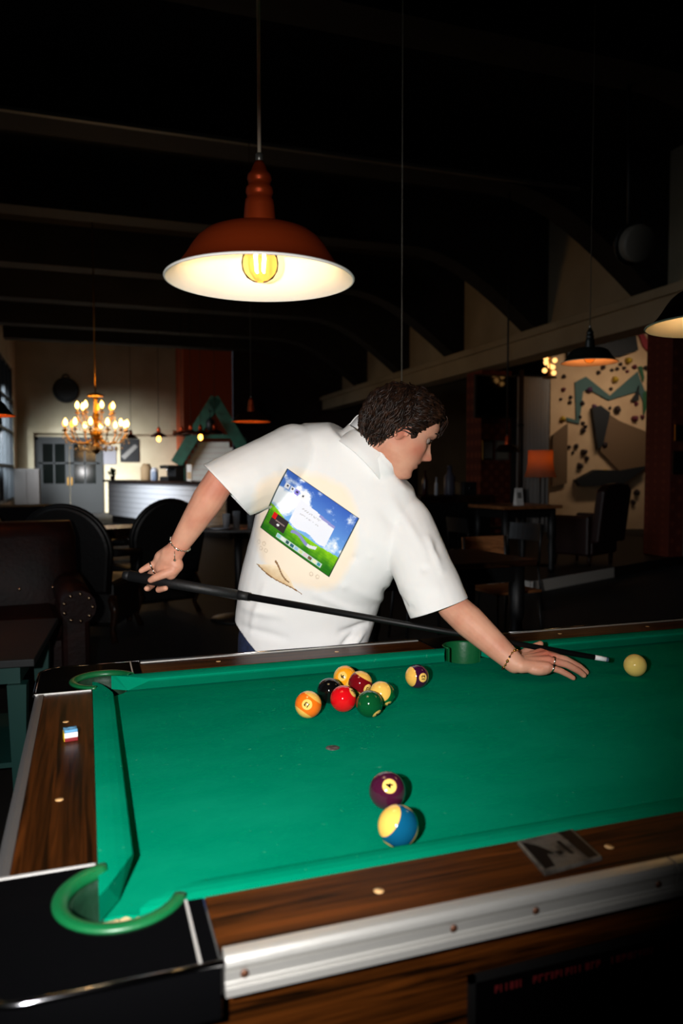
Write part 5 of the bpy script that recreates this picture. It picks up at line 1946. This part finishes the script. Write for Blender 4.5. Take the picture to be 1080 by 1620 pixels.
# soft creases: (start, end, width, height)
CR = [((0.763, 1.107, 0.969), (0.659, 1.074, 1.078), .012, -.008), ((0.766, 1.097, 0.994), (0.693, 1.042, 1.084), .010, .005), ((0.759, 1.107, 0.947), (0.636, 1.088, 1.001), .012, .006),
      ((0.862, 0.976, 1.116), (0.812, 0.958, 1.057), .012, -.010), ((0.831, 0.967, 1.138), (0.854, 0.944, 1.054), .009, .006),
      ((0.730, 1.124, 0.882), (0.635, 1.113, 0.863), .010, -.008), ((0.707, 1.130, 0.851), (0.653, 1.124, 0.801), .008, .007), ((0.675, 1.120, 0.859), (0.628, 1.122, 0.807), .008, -.006),
      ((0.394, 1.182, 1.212), (0.339, 1.129, 1.258), .010, .004), ((0.398, 1.182, 1.230), (0.299, 1.112, 1.276), .008, -.004),
      ((0.520, 1.172, 1.415), (0.481, 1.137, 1.318), .010, -.004), ((0.643, 1.109, 1.414), (0.714, 1.025, 1.292), .010, -.004), ((0.686, 1.072, 1.387), (0.779, 1.002, 1.275), .009, .004),
      ((0.380, 1.234, 0.929), (0.459, 1.143, 0.914), .012, .005), ((0.370, 1.235, 0.875), (0.480, 1.154, 0.848), .012, -.005), ((0.432, 1.178, 0.999), (0.391, 1.205, 0.861), .010, .004),
      ((0.560, 1.112, 0.975), (0.703, 1.092, 0.908), .012, .004), ((0.713, 1.022, 1.223), (0.769, 0.977, 1.139), .015, -.004), ((0.746, 1.012, 1.240), (0.816, 0.959, 1.105), .012, .004),
      ((0.769, 0.935, 0.957), (0.747, 1.050, 0.984), .008, -.006), ((0.762, 0.961, 1.005), (0.820, 0.889, 1.012), .014, .004)]
CR = [(V(a), V(b_), w_, h_) for a, b_, w_, h_ in CR]
bm.normal_update()
disp = []
for v in bm.verts:
    s_ = 0.0
    for a, b_, w_, h_ in CR:
        ab = b_ - a
        t = (v.co - a).dot(ab) / ab.length_squared
        tt = max(0, min(1, t))
        d = (v.co - (a + ab * tt))
        dp = d - FWD * d.dot(FWD)
        if dp.length < w_ * 3 and abs(d.dot(FWD)) < .10:
            s_ += 1.4 * h_ * math.exp(-(dp.length / w_) ** 2) * (0.35 + 0.65 * math.sin(PI * max(0.02, min(.98, tt))))
    s_ += .0022 * noise.noise(v.co * 11) + .0010 * noise.noise(v.co * 27)
    disp.append(s_)
for v, s_ in zip(bm.verts, disp):
    v.co += v.normal * s_


def cut(center, axis, radius):
    axis = V(axis).normalized()
    fs = [f for f in bm.faces if (f.calc_center_median() - V(center)).length < radius]
    geom = list({e for f in fs for e in f.edges}) + list({v for f in fs for v in f.verts}) + fs
    bmesh.ops.bisect_plane(bm, geom=geom, plane_co=center, plane_no=axis, clear_outer=True)


cut(V((0.314, 1.154, 1.272)), RIGHT * -0.73 - UPV * 0.68 - FWD * 0.12, .15)
cut(V((0.853, 0.943, 0.949)), RIGHT * 0.345 - UPV * 0.94 - FWD * 0.1, .15)
cut(V((0.566, 1.278, 0.765)), (0.0, 0, -1), .30)
cut(V((0.725, 1.101, 1.380)), RIGHT * 0.707 + UPV * 0.707, .108)
cut(V((0.405, 1.262, 0.827)), RIGHT * -0.75 - UPV * 0.66, .13)
bm.to_mesh(sme)
bm.free()
sme.polygons.foreach_set('use_smooth', [True] * len(sme.polygons))
from mathutils.bvhtree import BVHTree
bvh = BVHTree.FromPolygons([v.co.copy() for v in sme.vertices], [tuple(p.vertices) for p in sme.polygons])
shirt = attach('t_shirt', sme, SHIRT, person)
so = shirt.modifiers.new('thickness', 'SOLIDIFY')
so.thickness = .003
so.offset = -1

# ribbed collar band round the neck
cn = (RIGHT * 0.707 + UPV * 0.707).normalized()
ca_ = (RIGHT * 0.707 - UPV * 0.707).normalized()
cc_ = V((0.723, 1.107, 1.369)) - ORIG
R = []
for off, g in ((.006, .97), (.0075, 1.0), (.004, 1.02), (-.026, 1.06), (-.046, 1.13), (-.047, 1.11), (-.024, .98), (.004, .955), (.006, .97)):
    R.append([cc_ + cn * (off + .007 * math.sin(t) ** 2) + ca_ * (.087 * g * math.cos(t)) + FWD * (.088 * g * math.sin(t)) for t in [2 * PI * k / 64 for k in range(64)]])
m = MB()
m.rings(R, True, False, True)
m.build('collar', SHIRT, shirt)

# back print: a coloured patch that follows the cloth, every colour worked out per point
TLc, TRc, BLc = V((0.479, 1.107, 1.323)), V((0.659, 1.038, 1.189)), V((0.399, 1.125, 1.163))
eu, ev = TRc - TLc, BLc - TLc


def mixc(a, b_, t):
    t = max(0.0, min(1.0, t))
    return tuple(a[i] + (b_[i] - a[i]) * t for i in range(3))


def fbm(u, v, s, oct_=4):
    t, am = 0.0, 0.5
    for k in range(oct_):
        t += am * noise.noise(V((u * s, v * s * .8, 3.7 * k)))
        s *= 2.1
        am *= .55
    return t


def print_rgb(u, v):
    """sRGB colour and coverage of the print at (u, v); 0..1 is the picture"""
    paper = (253, 236, 214)
    d = math.hypot((u - .50) / .70, (v - .62) / .90) + fbm(u, v, 2.0) * .15
    cov = max(0.0, min(1.0, (1.02 - d) / .14))
    c = paper
    # tan torn strip below the picture
    t = (u - .15) / .66
    if 0 < t < 1:
        lo_ = 1.50 + .03 * math.sin(t * 5)
        up_ = lo_ - .20 * math.sin(PI * min(1, t * 1.15)) ** 1.2
        if up_ < v < lo_:
            c = mixc((252, 232, 200), (222, 190, 146), (v - up_) / (lo_ - up_ + .001) + fbm(u, v, 14) * .5)
            cov = 1
        if abs(v - lo_) < .011 or (.30 < t < .70 and abs(v - (1.30 + .35 * (t - .30) + .02 * math.sin(t * 14))) < .010 + .02 * (.7 - t)):
            c = (140, 102, 64)
            cov = 1
    for (cx, cy) in ((.06, 1.20), (.13, 1.17), (.12, 1.26), (.19, 1.24), (.80, 1.12), (.88, 1.10)):
        if abs(math.hypot((u - cx) * 1.3, v - cy) - .026) < .007:
            c = (226, 206, 182)
    if -.004 < u < 1.004 and -.006 < v < 1.006:
        cov = 1.0
        edge = min(u, 1 - u, v, 1 - v)
        hill = .60 + .10 * math.sin(u * 3.0 + .2) - .16 * max(0, .35 - u) + .16 * max(0, u - .55)
        if v < hill:
            sky = mixc((58, 98, 190), (120, 176, 238), v / .65)
            cl = fbm(u * 1.2 + 4, v * 1.3, 4.2, 5)
            shape = .62 * math.exp(-((u - .24) / .25) ** 2 - ((v - .34) / .34) ** 2) + .5 * math.exp(-((u - .95) / .18) ** 2 - ((v - .60) / .16) ** 2) + .45 * math.exp(-((u - .05) / .16) ** 2 - ((v - .46) / .12) ** 2) + .3 * math.exp(-((u - .98) / .1) ** 2 - ((v - .16) / .12) ** 2)
            c = mixc(sky, (250, 252, 255), (cl * 1.5 + shape - .22) * 2.6)
        else:
            k = (v - hill) / (1 - hill + .01)
            c = mixc((140, 206, 26), (38, 116, 22), k * 1.3 + fbm(u, v, 9) * .7)
            c = mixc(c, (24, 84, 18), .25 * (math.sin(v * 160) > .2) * k)
        # pale window shape with a sloping top, title bar
        if .28 < u < .80 and .26 + .10 * (u - .28) < v < .66 + .02 * math.sin(u * 20):
            c = (238, 240, 250) if v > .30 + .10 * (u - .28) or u < .58 else (150, 150, 210)
            if (int(v * 34) % 3 == 0) and .36 < u < .62 and .34 < v < .46 and noise.noise(V((u * 60, v * 60, 0))) > 0:
                c = (196, 196, 204)
        # strip below the window
        if .36 < u < .72 and .735 < v + .03 * math.sin(u * 18) < .785:
            c = (140, 140, 200) if u < .60 else (226, 226, 234)
        # icon row at the top left
        for k, cc in enumerate(((240, 240, 244), (228, 230, 238), (140, 124, 214), (236, 238, 240))):
            cx = .085 + k * .065 + (.02 if k == 3 else 0)
            if abs(u - cx) < .026 and abs(v - .215) < .034:
                c = cc if max(abs(u - cx) / .026, abs(v - .215) / .034) > .42 else (60, 60, 70)
        # small dark dialog with red corner on the left
        if .07 < u < .29 and .66 < v < .86:
            c = (52, 44, 46)
            if u < .125 and v < .76:
                c = (220, 24, 28)
            elif abs(v - .755) < .012 and .13 < u < .26:
                c = (140, 120, 120)
            elif math.hypot(u - .185, v - .80) < .018:
                c = (240, 240, 240)
        # row of app tiles along the bottom
        if .22 < u < .86 and .90 < v < .965:
            c = (206, 224, 214)
            k = int((u - .22) / .064)
            f = ((u - .22) / .064) - k
            if .15 < f < .85 and .91 < v < .955:
                c = ((140, 210, 210), (230, 236, 230), (40, 84, 90), (44, 96, 120), (150, 190, 230), (210, 220, 160), (226, 200, 210), (120, 96, 70), (236, 232, 190), (70, 150, 170))[k % 10]
        if edge < .010:
            c = mixc(c, (30, 44, 40), .75)
    return c, cov


PU, PV = 250, 215
pv, pf_, pcol, idx = [], [], [], {}
for i in range(PU + 1):
    for j in range(PV + 1):
        u, v = -.36 + 1.72 * i / PU, -.34 + 2.04 * j / PV
        c, cov = print_rgb(u, v)
        if cov < .02:
            continue
        q = TLc + eu * u + ev * v
        hit, n_, _, _ = bvh.ray_cast(q - FWD * .35, FWD, .7)
        if hit is None or n_.dot(FWD) > -.15:
            continue
        idx[(i, j)] = len(pv)
        pv.append(hit - FWD * .0007 - ORIG)
        lc = mixc(lin(SHIRT_RGB), lin(c), cov)
        pcol += [lc[0], lc[1], lc[2], 1.0]
for i in range(PU):
    for j in range(PV):
        k = [idx.get(p) for p in ((i, j), (i + 1, j), (i + 1, j + 1), (i, j + 1))]
        if None not in k and max((pv[k[0]] - pv[k[2]]).length, (pv[k[1]] - pv[k[3]]).length) < .02:
            pf_.append(tuple(reversed(k)))
pme = bpy.data.meshes.new('back_print')
pme.from_pydata(pv, [], pf_)
pme.polygons.foreach_set('use_smooth', [True] * len(pme.polygons))
ca = pme.color_attributes.new('print', 'FLOAT_COLOR', 'POINT')
ca.data.foreach_set('color', pcol)
PRINT = M('shirt_print', SHIRT_RGB, 0.85, spec=0.15)
nt = PRINT.node_tree
an = nt.nodes.new('ShaderNodeAttribute')
an.attribute_name = 'print'
nt.links.new(an.outputs['Color'], nt.nodes['Principled BSDF'].inputs['Base Color'])
pme.materials.append(PRINT)
po = bpy.data.objects.new('back_print', pme)
COL.objects.link(po)
po.parent = shirt

# ------------------------------------------------------------------ jeans, shoes, jewellery
jm = MB()
loft(jm, [((0.424, 1.336, 0.833), (0.732, 1.246, 0.820), .118, DD), ((0.391, 1.344, 0.783), (0.749, 1.247, 0.750), .128, DD), ((0.399, 1.352, 0.686), (0.755, 1.262, 0.668), .128, DD)], 32)
chain(jm, [HL, KL + V((0, 0, .02)), AL + V((0, 0, .0))], [.105, .080, .064], 20)
chain(jm, [HR_, KR + V((0, 0, .02)), AR + V((0, 0, .0))], [.105, .080, .064], 20)
jeans = attach('jeans', fuse(jm, 'jeans', 0.008, 5), DENIM, person)
for A in (AL, AR):
    smh = MB()
    R = []
    d = V((.62, .78, 0)).normalized()
    n_ = V((d.y, -d.x, 0))
    for f, w_, h_ in ((-.09, .025, .055), (-.07, .036, .085), (-.02, .040, .10), (.05, .043, .085), (.12, .047, .06), (.17, .042, .045), (.195, .022, .030)):
        c = V((A.x, A.y, 0)) + d * f
        R.append([c + n_ * w_ * math.cos(t) + V((0, 0, .012 + h_ * max(0.0, math.sin(t)))) for t in [2 * PI * k / 20 for k in range(20)]])
    sho = MB().rings([[p - ORIG for p in r] for r in R], True, True, True).build('shoe', M('white_trainer', (214, 212, 206), 0.6), person)
    R2 = [[V((p.x, p.y, 0.0 + zz)) for p in [V((A.x, A.y, 0)) + d * (.05 + .148 * math.cos(t)) + n_ * .049 * math.sin(t) for t in [2 * PI * k / 24 for k in range(24)]]] for zz in (0.0, .022)]
    MB().rings([[p - ORIG for p in r] for r in R2], True, True, True).build('sole', M('shoe_sole', (190, 188, 182), 0.7), sho)

SILVER = M('silver', (214, 206, 190), 0.2, 1.0)


def finger_ring(c, ax, r, stone=None):
    q = V((0, 0, 1)).rotation_difference(V(ax).normalized()).to_matrix()
    m = MB()
    R = []
    for t in range(25):
        a = 2 * PI * t / 24
        R.append([q @ V(((r + .0012 * math.cos(b2)) * math.cos(a), (r + .0012 * math.cos(b2)) * math.sin(a), .0024 * math.sin(b2))) + V(c) - ORIG for b2 in [2 * PI * k / 8 for k in range(8)]])
    m.rings(R, True, False, True)
    o = m.build('finger_ring', SILVER, person)
    if stone:
        up = V((0, 0, 1)) * .8 - FWD * .6
        up = (up - V(ax).normalized() * up.dot(V(ax).normalized())).normalized()
        MB().ball(V(c) - ORIG + up * (r + .001), .0036, 10, 6).build('stone', stone, o)


finger_ring(*RING_A)
finger_ring(*RING_B, M('black_stone', (10, 10, 12), 0.1))
finger_ring(*RING_C)
finger_ring(*RING_D)


def bracelet(c, ax, r, beads, mat, squash=.8, charm=None, name='bracelet', label=None):
    axn = V(ax).normalized()
    q = V((0, 0, 1)).rotation_difference(axn).to_matrix()
    pts = [q @ V((r * math.cos(2 * PI * k / 40), r * squash * math.sin(2 * PI * k / 40), .004 * math.sin(4 * PI * k / 40))) + V(c) - ORIG for k in range(41)]
    o = MB().tube(pts, .0011, 6, False).build(name, mat, person)
    for k in range(beads):
        a = 2 * PI * k / beads
        p = q @ V((r * math.cos(a), r * squash * math.sin(a), .004 * math.sin(2 * a))) + V(c) - ORIG
        m = MB()
        m.ball(p, .0030 if k % 3 else .0042, 8, 5)
        m.build('bead', mat if k % 4 else (charm or mat), o)
    return o


bl = bracelet(WL + (EL - WL) * .04, WL - EL, .0315, 20, SILVER, .95)
m = MB()
pb = V((0.181, 1.174, 1.102)) - ORIG
m.tube([pb, pb + V((0, 0, -.022))], .0009, 6)
m.ball(pb + V((0, 0, -.024)), .0035, 8, 6)
m.build('charm', SILVER, bl)
bracelet(WRR + (ER - WRR) * .05, WRR - ER, .0325, 16, M('gold_chain', (200, 150, 80), 0.25, 1.0), .92, M('dark_bead', (50, 24, 18), 0.2))
